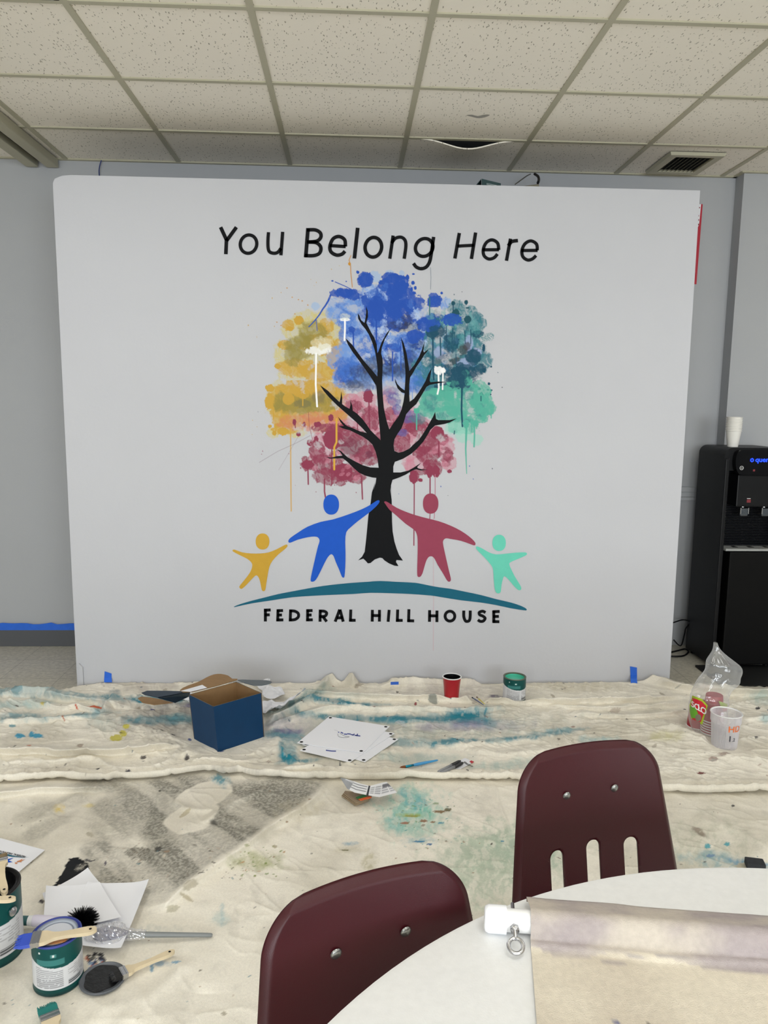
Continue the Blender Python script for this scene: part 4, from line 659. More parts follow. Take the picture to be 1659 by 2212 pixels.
# cardboard box
M_boxb = mat('blue_printed_card', (10, 58, 98), .5, spec=.25, noise=(20, .1)); M_kraft = mat('kraft_card', (150, 118, 80), .8, noise=(30, .12)); M_edge = mat('card_edge', (96, 84, 70), .8)
Fp, Rp, Lp = atz(471, 1621, .02), atz(571, 1588, .02), atz(419, 1592, .02)
z0 = .012; HB = .205
cor = [Vector((p.x, p.y, z0)) for p in (Fp, Rp, Rp+Lp-Fp, Lp)]
cc = sum(cor, Vector())/4
bx = thing('cardboard_box', 'open dark blue cardboard box with brown inside on the drop cloth', 'box', (cc.x, cc.y, z0))
lean = Vector((-.012, -.012, 0))
top = [p+Vector((0, 0, HB))+lean+(p-cc).normalized()*.004 for p in cor]
def wall_panel(a, b, at_, bt, name='side_panel', th=.004):
    n = (b-a).cross(Vector((0, 0, 1))).normalized()
    if n.dot(cc-a) < 0: n = -n
    V = [a, b, bt, at_]+[p+n*th for p in (a, b, bt, at_)]
    o = obj(name, V, [(0, 1, 2, 3), (7, 6, 5, 4), (0, 4, 5, 1), (1, 5, 6, 2), (2, 6, 7, 3), (3, 7, 4, 0)], [M_boxb, M_kraft, M_edge], bx, world=True)
    me = o.data
    for i, p in enumerate(me.polygons): p.material_index = [0, 1, 2, 2, 2, 2][i]
    return o
for i in range(4): wall_panel(cor[i], cor[(i+1) % 4], top[i], top[(i+1) % 4])
MB().flat([p+Vector((0, 0, .004)) for p in cor]).build('bottom', M_kraft, bx, world=True)
p_in = [top[2]*.97+top[1]*.03, top[1]*.97+top[2]*.03]
Z2 = lambda L, z: [atz(290+x/3.95, 1440+y/3.95, z) for x, y in L]
lid = MB().plate(smooth_poly(Z2([(498, 213), (390, 200), (460, 160), (545, 130), (620, 90), (680, 66), (740, 62), (800, 76), (836, 103), (876, 112)], z0+HB-.002), 2), .003); lid_o = lid.build('lid', M_kraft, bx, world=True)
MB().plate(Z2([(395, 208), (580, 155), (622, 180), (480, 214)], z0+HB+.001), .0006).build('address_label', M_paper, lid_o, world=True)
M_fl = mat('dark_blue_card', (22, 44, 62), .5)
def flap(pts, m, name='tuck_flap'):
    MB().plate([p for p in pts], .003).build(name, m, bx, world=True)
a1 = Z2([(478, 212), (300, 206), (110, 205), (62, 222), (90, 238), (200, 262)], z0+HB-.006); a2 = Z2([(350, 305), (470, 250)], z0+HB-.07)
flap(a1+a2, M_fl); flap(Z2([(330, 306), (170, 324), (70, 305), (30, 268), (60, 254), (150, 264), (220, 276)], z0+HB-.075), M_kraft)
flap(smooth_poly(Z2([(880, 112), (1000, 113), (1130, 116), (1174, 130), (1140, 148), (1025, 160)], z0+HB-.004), 2), mat('grey_card', (96, 104, 110), .6))
# crumpled paper towels beside the box
def crumple(outline, label, m, z=.02, amp=.03, seed=0, name='paper_towel', cat='paper towel', group=None, res=22):
    P = [Vector((*atz(u, v, z)[:2], 0)) for u, v in outline]; c = sum(P, Vector())/len(P); V = []; F = []; n = len(P)
    dense = [Vector(p) for p in smooth_poly([tuple(p) for p in P], 6)]; n = len(dense); R_ = 10
    for j in range(R_+1):
        for i in range(n):
            p = c+(dense[i]-c)*(j/R_ if j else 1e-3); V.append([p.x, p.y, 0])
    V = np.array(V); hh = amp*(1-abs(2*fbm(V[:, 0], V[:, 1], 11, 4, seed)-1))**2; V[:, 2] = (H_A(V[:, 0], V[:, 1]) if c.y > 2.85 else H_B(V[:, 0], V[:, 1]))+.004+hh
    for j in range(R_):
        for i in range(n): F.append((j*n+i, j*n+(i+1) % n, (j+1)*n+(i+1) % n, (j+1)*n+i))
    o = obj(name, V, F, m, None, smooth=True, auto=.5); tag(o, label, cat, group); return o
ZB = lambda L: [(290+x/3.95, 1440+y/3.95) for x, y in L]
crumple(ZB([(1030, 165), (1155, 158), (1150, 215), (1250, 215), (1280, 285), (1110, 305), (1090, 240)]), 'crumpled white paper towel just right of the blue box, the upper one', M_paper, amp=.032, seed=3)
crumple(ZB([(1100, 320), (1200, 325), (1440, 280), (1440, 300), (1260, 395), (1200, 400), (1120, 445), (1085, 400)]), 'crumpled white paper towel lower beside the blue box, blotted with blue', M_paper, amp=.028, seed=5)
crumple(ZB([(380, 300), (470, 270), (500, 340), (440, 345)]), 'scrap of white paper towel under the open flaps left of the blue box', M_paper, amp=.03, seed=8)

# stencil sheets
def sheet(corners, z, label, marks=None, holes=True):
    P = [atz(u, v, z) for u, v in corners]; c = sum(P, Vector())/4
    t = thing('template_sheet', label, 'sheet', (c.x, c.y, z-.003), group='white square sheets stacked on the drop cloth')
    MB().plate(P, .002).build('sheet', M_sheet, t, world=True)
    if holes:
        for p in P:
            q = p+(c-p)*.085; MB().lathe([(.0001, 0), (.0075, 0)], 14, (q.x, q.y, z+.0004)).build('hole', M_dark, t, world=True)
    return t, P
M_sheet = mat('white_board_sheet', (240, 241, 246), .6)
Z7 = lambda L: [(620+x/6.38, 1530+y/6.38) for x, y in L]
sheet(Z7([(1535, 425), (1075, 738), (210, 500), (640, 230)]), .024, 'lowest white square sheet of the stack, corner jutting out at right')
t2, _ = sheet(Z7([(1482, 343), (865, 742), (178, 580), (800, 220)]), .0275, 'middle white square sheet of the stack with a blue pen stroke at its edge')
t1, P1 = sheet(Z7([(1412, 247), (1045, 612), (142, 475), (580, 112)]), .031, 'topmost white square sheet of the stack with a blue scribble')
M_pen = mat('blue_marker_ink', (40, 62, 150), .6)
def scr(px_, w, zz, m, parent, name='scribble'):
    b = MB()
    for pts in px_:
        Lf, Rt, _c = stroke(pts, w, False, 4); n = len(Lf)
        V = [atz(*Z7([tuple(p)])[0], zz) for p in Lf]+[atz(*Z7([tuple(p)])[0], zz) for p in Rt]; b.add(V, [(i, i+1, n+i+1, n+i) for i in range(n-1)])
    return b.build(name, m, parent, world=True)
scr([[(705, 328), (720, 332)], [(740, 330), (775, 345)], [(785, 355), (830, 358)], [(830, 350), (880, 356)], [(880, 362), (915, 366)], [(905, 375), (930, 352)], [(930, 372), (1010, 382)], [(955, 382), (975, 352)]], 14, .0316, M_pen, t1)
scr([[(730, 345), (770, 370), (810, 388), (860, 392), (800, 404), (740, 400), (705, 380), (700, 350)]], 4, .0316, mat('pencil_line', (90, 90, 96), .6), t1, 'pencil_drawing')
scr([[(650, 298), (700, 312), (690, 330)]], 3, .0316, mat('faint_pencil', (190, 190, 194), .6), t1, 'pencil_drawing')
scr([[(535, 578), (610, 588), (675, 590)]], 14, .0281, M_pen, t2, 'pen_stroke')

# cups and cans
def cup(prof_out, th, m_out, m_in, label, loc, m_rim=None, name='plastic_cup', cat='cup', group=None, rim=.003):
    t = thing(name, label, cat, loc, group=group); n = len(prof_out)
    b = MB().lathe([(.0001, prof_out[0][1])]+prof_out, 40); b.build('body', m_out, t, smooth=True, auto=.6)
    inn = [(r-th, z) for r, z in prof_out[::-1]]; inn[-1] = (inn[-1][0], inn[-1][1]+.003); inn.append((.0001, inn[-1][1]))
    MB().lathe(inn, 40).build('lining', m_in, t, smooth=True, auto=.6)
    r, z = prof_out[-1]; pts = [(r-th/2+math.cos(a)*rim, z+math.sin(a)*rim) for a in np.linspace(0, 2*PI, 9)]
    MB().lathe(pts, 40).build('rim', m_rim or m_out, t, smooth=True); return t
M_redc = mat('red_plastic', (166, 12, 30), .28, coat=.3); M_blkin = mat('black_paint_wet', (10, 10, 12), .25)
q = gz(975, 1511)
rc = cup([(.034, 0), (.036, .02), (.0375, .045), (.041, .085), (.0455, .122)], .0015, M_redc, M_blkin, 'red party cup with white rim and black paint inside, near the partition', (q.x, q.y, q.z-.004), M_white)
V = []; F = []
for k, (a0, a1, zt, zb_) in enumerate([(2.1, 3.0, .121, .075), (1.45, 1.55, .112, .06)]):
    n0 = len(V)
    for i in range(9):
        a = a0+(a1-a0)*i/8
        for zz in (zt, zb_+.02*math.sin(i*1.3)): r = .0425+(.0035)*(zz-.09)/.035; V.append((r*math.cos(a), r*math.sin(a), zz))
    F += [(n0+2*i, n0+2*i+1, n0+2*i+3, n0+2*i+2) for i in range(8)]
obj('paint_drip', V, F, M_white, rc)

def can_colors(th, z, h, view, style):
    """printed wrap: teal top with arched lower border, pale grey text panel, teal foot"""
    d = np.mod(th-view+PI, 2*PI)-PI; n = len(th); C = np.zeros((n, 3)); C[:] = A((212, 213, 216))
    arch = h*(.66-.10*np.cos(d*1.15)) if style != 'big' else h*(.66-.07*np.cos(d))
    top_ = z > arch; foot = z < h*.13
    txt = (z < arch-h*.05) & (z > h*.17) & (((d > -1.25) & (d < -.05)) | ((d > .12) & (d < .95)))
    row = np.mod(z/h*26, 1); rag = fbm(th*4, np.floor(z/h*26)*3.1, 1, 1, 5); blk = txt & (row > .42) & ((d < -.05) | (rag > .35)) & (fbm(th*60, z*60, 3, 2, 8) > .25)
    C[blk & (d < -.05)] = A((158, 158, 162)); C[blk & (d > .1)] = A((176, 176, 180))
    bar = (d > .15) & (d < .75) & (z < h*.25) & (z > h*.17) & (np.mod(z/h*26, 1) > .3); C[bar] = A((90, 92, 96))
    C[top_] = A((3, 74, 72)); C[foot] = A((4, 70, 68))
    lt = top_ & (d > -1.15) & (d < 0) & (z < h*.74) & (z > h*.62); C[lt] = A((56, 122, 120))
    ic = top_ & (abs(d+.42) < .10) & (abs(z-h*.82) < h*.035); C[ic] = A((70, 130, 128)); ic2 = top_ & (abs(d+.42) < .03) & (abs(z-h*.82) < h*.026); C[ic2] = A((220, 226, 224))
    ic3 = top_ & (abs(d+1.0) < .05) & (abs(z-h*.87) < h*.02); C[ic3] = A((220, 226, 224)); return C
M_can = vmat('printed_can_label', .4, .3); M_canm = mat('can_steel', (150, 146, 136), .35, .9)
def paint_can(label, loc, R, h, view, style='quart', inside=None, lidc=None, group='paint cans on the drop cloths', fill=.9):
    t = thing('paint_can', label, 'paint can', loc, group=group); n = 160; m = 100; V = []; F = []
    for j in range(m+1):
        for i in range(n): a = 2*PI*i/n; V.append((R*math.cos(a), R*math.sin(a), h*(.02+.95*j/m)))
    for j in range(m):
        for i in range(n): F.append((j*n+i, j*n+(i+1) % n, (j+1)*n+(i+1) % n, (j+1)*n+i))
    V = np.array(V); th = np.arctan2(V[:, 1], V[:, 0]); obj('label', V, F, M_can, t, smooth=True, colors=can_colors(th, V[:, 2], h, view, style))
    MB().lathe([(R*.97, 0), (R*1.012, .001), (R*1.016, .004), (R*1.005, .007), (R*.999, .008)], 64, cap0=True).build('bottom_rim', mat('teal_can_rim', (10, 62, 62), .4, .3), t, smooth=True, auto=.8)
    MB().lathe([(R*1.0, h*.965), (R*1.015, h*.975), (R*1.018, h*.99), (R*1.0, h), (R*.955, h), (R*.93, h*.985), (R*.90, h*.975), (R*.875, h*.98), (R*.86, h*.985), (R*.855, h*.95)], 64).build('top_rim', M_canm if inside is None else mat('paint_smeared_rim', inside[1], .4, .2), t, smooth=True, auto=.9)
    if lidc is None:
        MB().lathe([(R*.858, h*.96), (R*.855, h*.05)], 48).build('inner_wall', mat('paint_coated_wall', inside[0], .35), t, smooth=True)
        MB().lathe([(.0001, h*fill), (R*.856, h*fill)], 48).build('paint', mat('wet_paint', inside[0], .12, coat=.5), t)
    return t
q = gz(1112, 1514)
paint_can('open quart paint can full of mint green paint, beside the red cup', (q.x, q.y+.02, q.z-.004), .0555, .125, -1.25, inside=((84, 196, 168), (96, 104, 90)), fill=.87)
# small artist brushes between cup and can
def small_brush(p0, p1, cols, r, label, name='artist_brush', cat='paintbrush', group=None, tipf=.16, ferf=.3):
    """p0 = bristle tip, p1 = handle end (world)"""
    d = (p1-p0); t = thing(name, label, cat, tuple((p0+p1)/2), 0, group)
    P = lambda f: p0+d*f
    MB().tube([P(0), P(tipf*.35), P(tipf*.8), P(tipf)], [r*.25, r*.9, r*1.0, r*.85], 10).build('bristles', cols[0], t, smooth=True, world=True)
    MB().tube([P(tipf*.97), P(ferf)], [r*.85, r*.8], 12).build('ferrule', cols[1], t, smooth=True, world=True)
    MB().tube([P(ferf*.98), P(ferf+.1), P(ferf+.3), P(.97), P(1)], [r*.8, r*1.05, r*.95, r*.55, r*.3], 12).build('handle', cols[2], t, smooth=True, world=True); return t
M_bl_hd = mat('slate_blue_lacquer', (76, 92, 130), .35); M_ye_hd = mat('yellow_lacquer', (222, 206, 96), .35); M_bk_br = mat('black_bristle', (14, 14, 16), .8); M_br_br = mat('brown_bristle', (124, 70, 30), .7)
M_sky_hd = mat('sky_blue_lacquer', (56, 150, 208), .3, coat=.4); M_cyan_f = mat('cyan_ferrule', (40, 150, 180), .2, .8)
small_brush(gz(1019, 1506, .012), gz(1045, 1523, .016), (M_bk_br, M_bl_hd, M_bl_hd), .0032, 'small slate blue brush with black tip between red cup and mint can', tipf=.12, ferf=.2)
small_brush(gz(1029, 1505, .012), gz(1047, 1521, .016), (M_br_br, M_metal, M_ye_hd), .0034, 'small yellow-handled brush next to the slate blue one', tipf=.15, ferf=.25)
small_brush(gz(863, 1659, .01), gz(946, 1642, .01), (M_br_br, M_cyan_f, M_sky_hd), .0062, 'sky blue brush with brown tip lying in front of the white sheets', tipf=.15, ferf=.36)
# marker pack
ZM = lambda L, z: [atz(840+x/7.54, 1610+y/7.54, z) for x, y in L]
mp = thing('marker_pack', 'blister card with two black and grey markers near the right chair', 'marker pack', tuple(atz(978, 1655, .015)))
zc = .016
MB().plate(ZM([(720, 462), (1240, 205), (1385, 268), (1000, 475)], zc), .0012).build('card', M_paper, mp, world=True)
MB().plate(ZM([(720, 462), (840, 400), (1135, 410), (1015, 472)], zc+.0012), .0008).build('printed_band', mat('red_print', (170, 24, 36), .4), mp, world=True)
MB().plate(ZM([(1312, 262), (1345, 245), (1388, 268), (1352, 292)], zc+.0014), .0008).build('hang_tab', mat('red_print', (190, 24, 40), .4), mp, world=True)
M_gm = mat('grey_marker_barrel', (150, 152, 156), .35)
for a, b in (((800, 440), (1165, 255)), ((850, 455), (1205, 285))):
    p0, p1 = ZM([a, b], zc+.009); p = lambda f: p0+(p1-p0)*f
    k = MB().tube([p(0), p(.03), p(.6)], [.004, .0065, .0065], 14).build('marker', M_gm, mp, smooth=True, world=True)
    MB().tube([p(.6), p(.92), p(1)], [.0072, .0068, .004], 14).build('marker_cap', mat('black_cap', (38, 38, 42), .4), k, smooth=True, world=True)
V, F = text_mesh('Sharpie', .018, True); p0, p1, p2 = ZM([(1200, 275), (1310, 330), (1225, 225)], zc+.0016); ex = (p1-p0).normalized(); ey = Vector((-ex.y, ex.x, 0))
obj('logo', [p0+ex*v.x+ey*v.y for v in V], F, M_ink, mp, world=True)
# folded package + sandpaper block
ZP = lambda L, z: [atz(650+x/3.456, 1660+y/3.456, z) for x, y in L]
kp = thing('folded_package', 'torn brown packet under a folded white instruction card', 'package', tuple(atz(775, 1720, .0)))
for i in range(3):
    MB().plate(ZP([(305+i*8, 195-i*9), (345, 178-i*8), (520, 205-i*8), (500, 235-i*9), (415, 268-i*9)], .012+i*.007), .004).build('kraft_layer', M_kraft2 if i else mat('kraft_layer', (150, 128, 100), .8), kp, world=True) if False else MB().plate(ZP([(303+i*8, 200-i*9), (330, 182-i*8), (530, 205-i*8), (505, 235-i*9), (408, 272-i*9)], .012+i*.008), .004).build('kraft_layer', mat('kraft_layer', (168-i*8, 148-i*8, 120-i*6), .8, noise=(40, .2)), kp, world=True)
MB().plate(ZP([(410, 215), (470, 190), (490, 205), (430, 222)], .036), .003).build('green_print', mat('green_print', (40, 110, 50), .5), kp, world=True)
MB().plate(ZP([(430, 228), (515, 205), (528, 214), (450, 236)], .0365), .003).build('orange_print', mat('orange_print', (206, 90, 40), .5), kp, world=True)
cardp = [ZP([(290, 66), (395, 175)], .0), None]
rows = [((292, 68, .10), (330, 66, .10)), ]
# card: strip curving from upright left edge to flat right, given by bottom/top edge pairs
pairs = [((292, 68), (300, 66), .085), ((345, 150), (378, 90), .070), ((400, 180), (440, 112), .055), ((500, 200), (515, 130), .045), ((585, 214), (600, 108), .045), ((718, 180), (640, 100), .05)]
V = []; F = []
for lo, hi, z in pairs:
    a, b = ZP([lo], z)[0], ZP([hi], z+.012)[0]
    for j in range(13): V.append(a+(b-a)*j/12)
fine = []; N = 13
Pm = np.array([tuple(v) for v in V]).reshape(len(pairs), N, 3); K = 12; rowsP = []
for i in range(len(pairs)-1):
    for k in range(K): rowsP.append(Pm[i]*(1-k/K)+Pm[i+1]*k/K)
rowsP.append(Pm[-1]); G_ = np.array(rowsP); nr = len(G_); Cc = np.zeros((nr*N, 3)); Cc[:] = A((226, 226, 228))
for r in range(nr):
    for j in range(N):
        if r < 16: Cc[r*N+j] = A((150, 152, 156)) if j < 10 or r < 6 else A((190, 190, 194))
        elif 34 < r < 37: Cc[r*N+j] = A((40, 42, 48))
        elif r < 34 and j % 3 == 1 and 1 < j < 12: Cc[r*N+j] = A((110, 112, 118))
        elif r >= 38 and j % 2 == 1 and 1 < j < 11 and r % 7: Cc[r*N+j] = A((150, 152, 158))
        if r > 50 and 7 < j < 11: Cc[r*N+j] = A((110, 110, 116))
F = [(r*N+j, r*N+j+1, (r+1)*N+j+1, (r+1)*N+j) for r in range(nr-1) for j in range(N-1)]
obj('instruction_card', G_.reshape(-1, 3), F, vmat('printed_card', .5), kp, smooth=True, world=True, colors=Cc)

# clear plastic scrap beside the sheets
def film_mat(name, tint=(235, 238, 240), amt=.35, gloss=.12):
    m = D.materials.new(name); m.use_nodes = True; nt = m.node_tree; nt.nodes.clear(); o = nt.nodes.new('ShaderNodeOutputMaterial')
    tr = nt.nodes.new('ShaderNodeBsdfTransparent'); df = nt.nodes.new('ShaderNodeBsdfDiffuse'); df.inputs[0].default_value = s2l(tint)+(1,)
    gl = nt.nodes.new('ShaderNodeBsdfGlossy'); gl.inputs['Roughness'].default_value = .12
    fr = nt.nodes.new('ShaderNodeLayerWeight'); fr.inputs[0].default_value = .35
    m1 = nt.nodes.new('ShaderNodeMixShader'); ma = nt.nodes.new('ShaderNodeMath'); ma.operation = 'MULTIPLY_ADD'; ma.inputs[1].default_value = amt; ma.inputs[2].default_value = amt*.25
    nt.links.new(fr.outputs['Facing'], ma.inputs[0]); nt.links.new(ma.outputs[0], m1.inputs[0]); nt.links.new(tr.outputs[0], m1.inputs[1]); nt.links.new(df.outputs[0], m1.inputs[2])
    m2 = nt.nodes.new('ShaderNodeMixShader'); m2.inputs[0].default_value = gloss; nt.links.new(m1.outputs[0], m2.inputs[1]); nt.links.new(gl.outputs[0], m2.inputs[2]); nt.links.new(m2.outputs[0], o.inputs[0]); return m
M_film = film_mat('clear_film')
crumple([(852, 1566), (862, 1562), (874, 1568), (879, 1574), (866, 1578), (854, 1573)], 'tiny crumpled clear plastic scrap right of the white sheets', M_film, amp=.03, seed=12, name='plastic_scrap', cat='plastic scrap')

# stack of red cups upside down in a printed clear bag
qc = atz(1539, 1592, .012); YS = qc.y+.05
xs_c = aty(1539, 1560, YS).x
cup_x, cup_y = xs_c, YS
M_redb = mat('red_cup_plastic', (160, 22, 44), .35)
for i in range(6):
    t = thing('plastic_cup', ['lowest', 'second from bottom', 'third from bottom', 'third from top', 'second from top', 'topmost'][i]+' of the nested upside-down red cups in the clear bag', 'cup', (cup_x, cup_y, .012+i*.0115), group='upside-down red cups nested in the bag')
    MB().lathe([(.047, .003), (.0425, .05), (.0385, .09), (.036, .118), (.034, .12), (.0001, .12)], 36).build('body', M_redb, t, smooth=True, auto=.7)
    MB().lathe([(.047+.0028*math.cos(a), .003+.003*math.sin(a)) for a in np.linspace(0, 2*PI, 9)], 36).build('rim', M_white, t, smooth=True)
t = thing('plastic_cup', 'upside-down red cup behind the bagged stack, left side, only its edge showing', 'cup', (cup_x-.036, cup_y+.065, .012))
MB().lathe([(.047, .003), (.0425, .05), (.0385, .09), (.036, .118), (.034, .12), (.0001, .12)], 36).build('body', M_redb, t, smooth=True, auto=.7)
MB().lathe([(.047+.0028*math.cos(a), .003+.003*math.sin(a)) for a in np.linspace(0, 2*PI, 9)], 36).build('rim', M_white, t, smooth=True)
prof = [(1388, 1542, 1549), (1396, 1541.5, 1552), (1404, 1540, 1557), (1415, 1535, 1568), (1427, 1528, 1583), (1439, 1524, 1597), (1450, 1521, 1600), (1462, 1512, 1596), (1474, 1505, 1594), (1486, 1500, 1581), (1497, 1497, 1575), (1509, 1494, 1573), (1521, 1490, 1572), (1533, 1489, 1570), (1550, 1489, 1570), (1566, 1492, 1571), (1582, 1500, 1572), (1592, 1509, 1570)]
prof = [tuple(np.array(p)) for p in smooth_poly(prof, 3, False)]
bg = thing('cup_bag', 'crumpled clear plastic bag with red and green print holding red cups', 'plastic bag', (cup_x, cup_y, .012))
n = 64; V = []; F = []
for j, (v, ul, ur) in enumerate(prof):
    a, b = aty(ul, v, YS), aty(ur, v, YS); c = (a+b)/2; rx = (b.x-a.x)/2; zz = max(c.z, .016); dep = min(.055, rx*.75+.004)+.01*(v > 1500)
    for k in range(n):
        th = 2*PI*k/n; cr = 1+.16*(fbm(np.array([math.cos(th)*2.2+9]), np.array([j*.11+math.sin(th)*2.2]), 1.6, 3, 2)[0]-.5)*(v < 1510)+.05*math.sin(5*th+j*.2)*(v < 1500)
        V.append((c.x+rx*math.cos(th)*min(cr, 1.05), YS+dep*math.sin(th)*cr, zz))
for j in range(len(prof)-1):
    for k in range(n): F.append((j*n+k, j*n+(k+1) % n, (j+1)*n+(k+1) % n, (j+1)*n+k))
obj('film', V, F, M_film, bg, smooth=True)
bo = bg.children[0]; bo.data.transform(Matrix.Translation(-bg.location))
def on_bag(pts, m, name, off=.002, text=None, parent=bg):
    """printed area on the near side of the bag, given in photo px -> wrapped on the bag's front"""
    P = [Vector(p) for p in pts]
    def mp_(u, v):
        ul = np.interp(v, [p[0] for p in prof], [p[1] for p in prof]); ur = np.interp(v, [p[0] for p in prof], [p[2] for p in prof])
        s = np.clip((u-(ul+ur)/2)/((ur-ul)/2), -.97, .97); a = aty(ul, v, YS); b = aty(ur, v, YS); rx = (b.x-a.x)/2; dep = min(.055, rx*.75+.004)+.01
        yy = YS-dep*math.sqrt(1-s*s)-off; w = aty(u, v, yy); return (w.x, w.y, w.z)
    return mp_
_mp = lambda off: on_bag([], None, '', off)
def bagpoly(pts, m, name, off):
    # subdivide so that it follows the bag
    f = _mp(off); us = [p[0] for p in pts]; vs = [p[1] for p in pts]; bm = bmesh.new(); vv = [bm.verts.new((p[0], p[1], 0)) for p in pts]; bm.faces.new(vv)
    for ax, lo, hi in (((1, 0, 0), min(us), max(us)), ((0, 1, 0), min(vs), max(vs))):
        x = lo+3
        while x < hi: bmesh.ops.bisect_plane(bm, geom=bm.verts[:]+bm.edges[:]+bm.faces[:], plane_co=Vector(ax)*x, plane_no=ax); x += 3
    V = [f(v.co.x, v.co.y) for v in bm.verts]; bm.verts.index_update(); F = [tuple(v.index for v in q.verts) for q in bm.faces]; bm.free()
    return obj(name, V, F, m, bg, world=True)
ZS = lambda L: [(1470+x/8.508, 1380+y/8.508) for x, y in L]
M_gr = mat('lime_print', (160, 184, 40), .35); M_rp = mat('red_bag_print', (192, 22, 44), .35); M_g2 = mat('green_bag_print', (96, 160, 40), .35)
bagpoly(ZS([(215, 1040), (300, 1070), (400, 1110), (500, 1225), (470, 1340), (440, 1430), (400, 1580), (365, 1560), (350, 1480), (200, 1470), (170, 1350), (165, 1220), (200, 1120)]), M_gr, 'lime_band', .002)
bagpoly(ZS([(215, 1085), (300, 1110), (390, 1150), (475, 1240), (440, 1350), (400, 1450), (375, 1530), (330, 1520), (215, 1480), (180, 1330), (190, 1190)]), M_rp, 'red_panel', .0026)
bagpoly(ZS([(185, 1210), (290, 1290), (330, 1400), (270, 1460), (205, 1455), (170, 1340), (168, 1260)]), M_g2, 'green_panel', .0032)
bagpoly(ZS(ell((325, 1450), 55, 65, 16)), mat('photo_print', (120, 112, 96), .4), 'picture_spot', .0038)
bagpoly(ZS([(700, 1140), (862, 1200), (855, 1270), (750, 1270)]), M_gr, 'lime_band', .002); bagpoly(ZS([(755, 1275), (855, 1272), (850, 1330), (790, 1340)]), M_rp, 'red_panel', .0022)
fs_ = _mp(.0044)
for ch, u0, v0, sz in (('S', 196, 1240, 150), ('O', 250, 1275, 150), ('L', 316, 1310, 165), ('O', 366, 1345, 165)):
    V, F = text_mesh(ch, 1.0, True); z_ = ZS([(0, 0)])[0]
    obj('brand_letter', [fs_(*ZS([(u0+v.x*sz*.85, v0-v.y*sz+v.x*sz*.42)])[0]) for v in V], F, M_white, bg, world=True)
# translucent mixing tub
M_tub = film_mat('translucent_plastic', (232, 230, 236), .75, .08); q = atz(1571, 1617, .012)
tb = thing('mixing_tub', 'translucent white plastic mixing tub with orange letter, standing in front of the bagged cups', 'tub', (q.x, q.y+.03, .012))
Rt_, Rb, Ht = .063, .051, .152
MB().lathe([(.0001, .004), (Rb-.003, .004), (Rb, 0), (Rb+.001, .006), (Rt_-.0045, Ht*.72), (Rt_-.004, Ht*.73), (Rt_-.001, Ht*.735), (Rt_, Ht*.97)], 56).build('wall', M_tub, tb, smooth=True, auto=.7)
MB().lathe([(Rt_, Ht*.97), (Rt_+.003, Ht*.98), (Rt_+.002, Ht), (Rt_-.002, Ht), (Rt_-.003, Ht*.97)], 56).build('rim', M_white, tb, smooth=True)
MB().lathe([(Rt_-.003, Ht*.97), (Rt_-.006, Ht*.74), (Rt_-.008, Ht*.72), (Rb-.002, .006)], 56).build('inner_wall', M_tub, tb, smooth=True, auto=.7)
def on_cyl(V, ang0, z0_, sc, R0, R1, h, off=.0008):
    out = []
    for v in V:
        z = z0_+v.y*sc; R = R0+(R1-R0)*z/h+off; a = ang0+v.x*sc/R; out.append((R*math.cos(a), R*math.sin(a), z))
    return out
va = math.atan2(-q.y, -q.x)
for s, sz, a_, zz, c in (('HD', .040, .20, .085, (232, 118, 60)), ('1', .036, .24, .042, (50, 54, 66)), ('.2', .022, .56, .042, (50, 54, 66))):
    V, F = text_mesh(s, 1, True); obj('printed_mark', on_cyl(V, va+a_, zz, sz, Rb, Rt_-.004, Ht*.73), F, mat('tub_print', c, .5), tb)
V = []; F = []
for i in range(10):
    a = va-1.0+i*.115; 
    for z in (.012, .103): R = Rb+(Rt_-.004-Rb)*z/(Ht*.73)+.0008; V += [(R*math.cos(a), R*math.sin(a), z), (R*math.cos(a+.018), R*math.sin(a+.018), z)]
    F.append((4*i, 4*i+1, 4*i+3, 4*i+2))
obj('scale_lines', V, F, mat('scale_print', (150, 150, 156), .6), tb)

# ------------------------------------------------------------------ foreground paint things, lower left
def P0(u, v, z=.006): return atz(u, v, z)
# gallon can
q = atz(-45, 2025, .0); GR_, GH = .082, .192
gq = (-.945, 1.90)
gc = paint_can('large open can of black paint at the left edge with two brushes across it', (gq[0], gq[1], .006), GR_, GH, math.atan2(-gq[1], -gq[0])+.1, 'big', inside=((12, 12, 14), (22, 22, 24)), fill=.80)
hp = MB(); R = GR_+.004; a0 = math.atan2(-gq[1], -gq[0])+.72
hp.lathe([(.0001, 0), (.012, 0), (.012, .004), (.006, .008), (.0001, .008)], 16)
ear = hp.build('handle_ear', M_metal, gc); ear.location = (R*math.cos(a0)*.98, R*math.sin(a0)*.98, GH*.72); ear.rotation_euler = (0, PI/2, 0); ear.rotation_mode = 'XYZ'; ear.rotation_euler = (0, PI/2, a0)
# quart can with lid
q2 = (-.728, 1.795)
pc = paint_can('closed quart paint can with blue-smeared rim, a blue brush resting on top', (q2[0], q2[1], .006), .059, .132, math.atan2(-q2[1], -q2[0])+.25, lidc=1, inside=((40, 60, 160), (52, 66, 150)))
h_ = .132; R = .059; n = 64; V = []; F = []; rr = np.linspace(0, R*.86, 26); Cc = []
prl = lambda r: h_*.985+(.002 if r > R*.80 else (-.004 if r > R*.70 else (-.001 if r > R*.62 else -.002)))
for r in rr:
    for k in range(n):
        a = 2*PI*k/n; x, y = r*math.cos(a), r*math.sin(a); V.append((x, y, prl(r))); c = A((206, 210, 220)) if r < R*.62 else A((120, 130, 150))
        if R*.70 < r < R*.8: c = A((190, 200, 214))
        if -.012 < x < .036 and -.042 < y < -.008: c = A((222, 160, 100)) if fbm(np.array([x]), np.array([y]), 120, 2, 3)[0] < .55 else A((200, 196, 200))
        Cc.append(c)
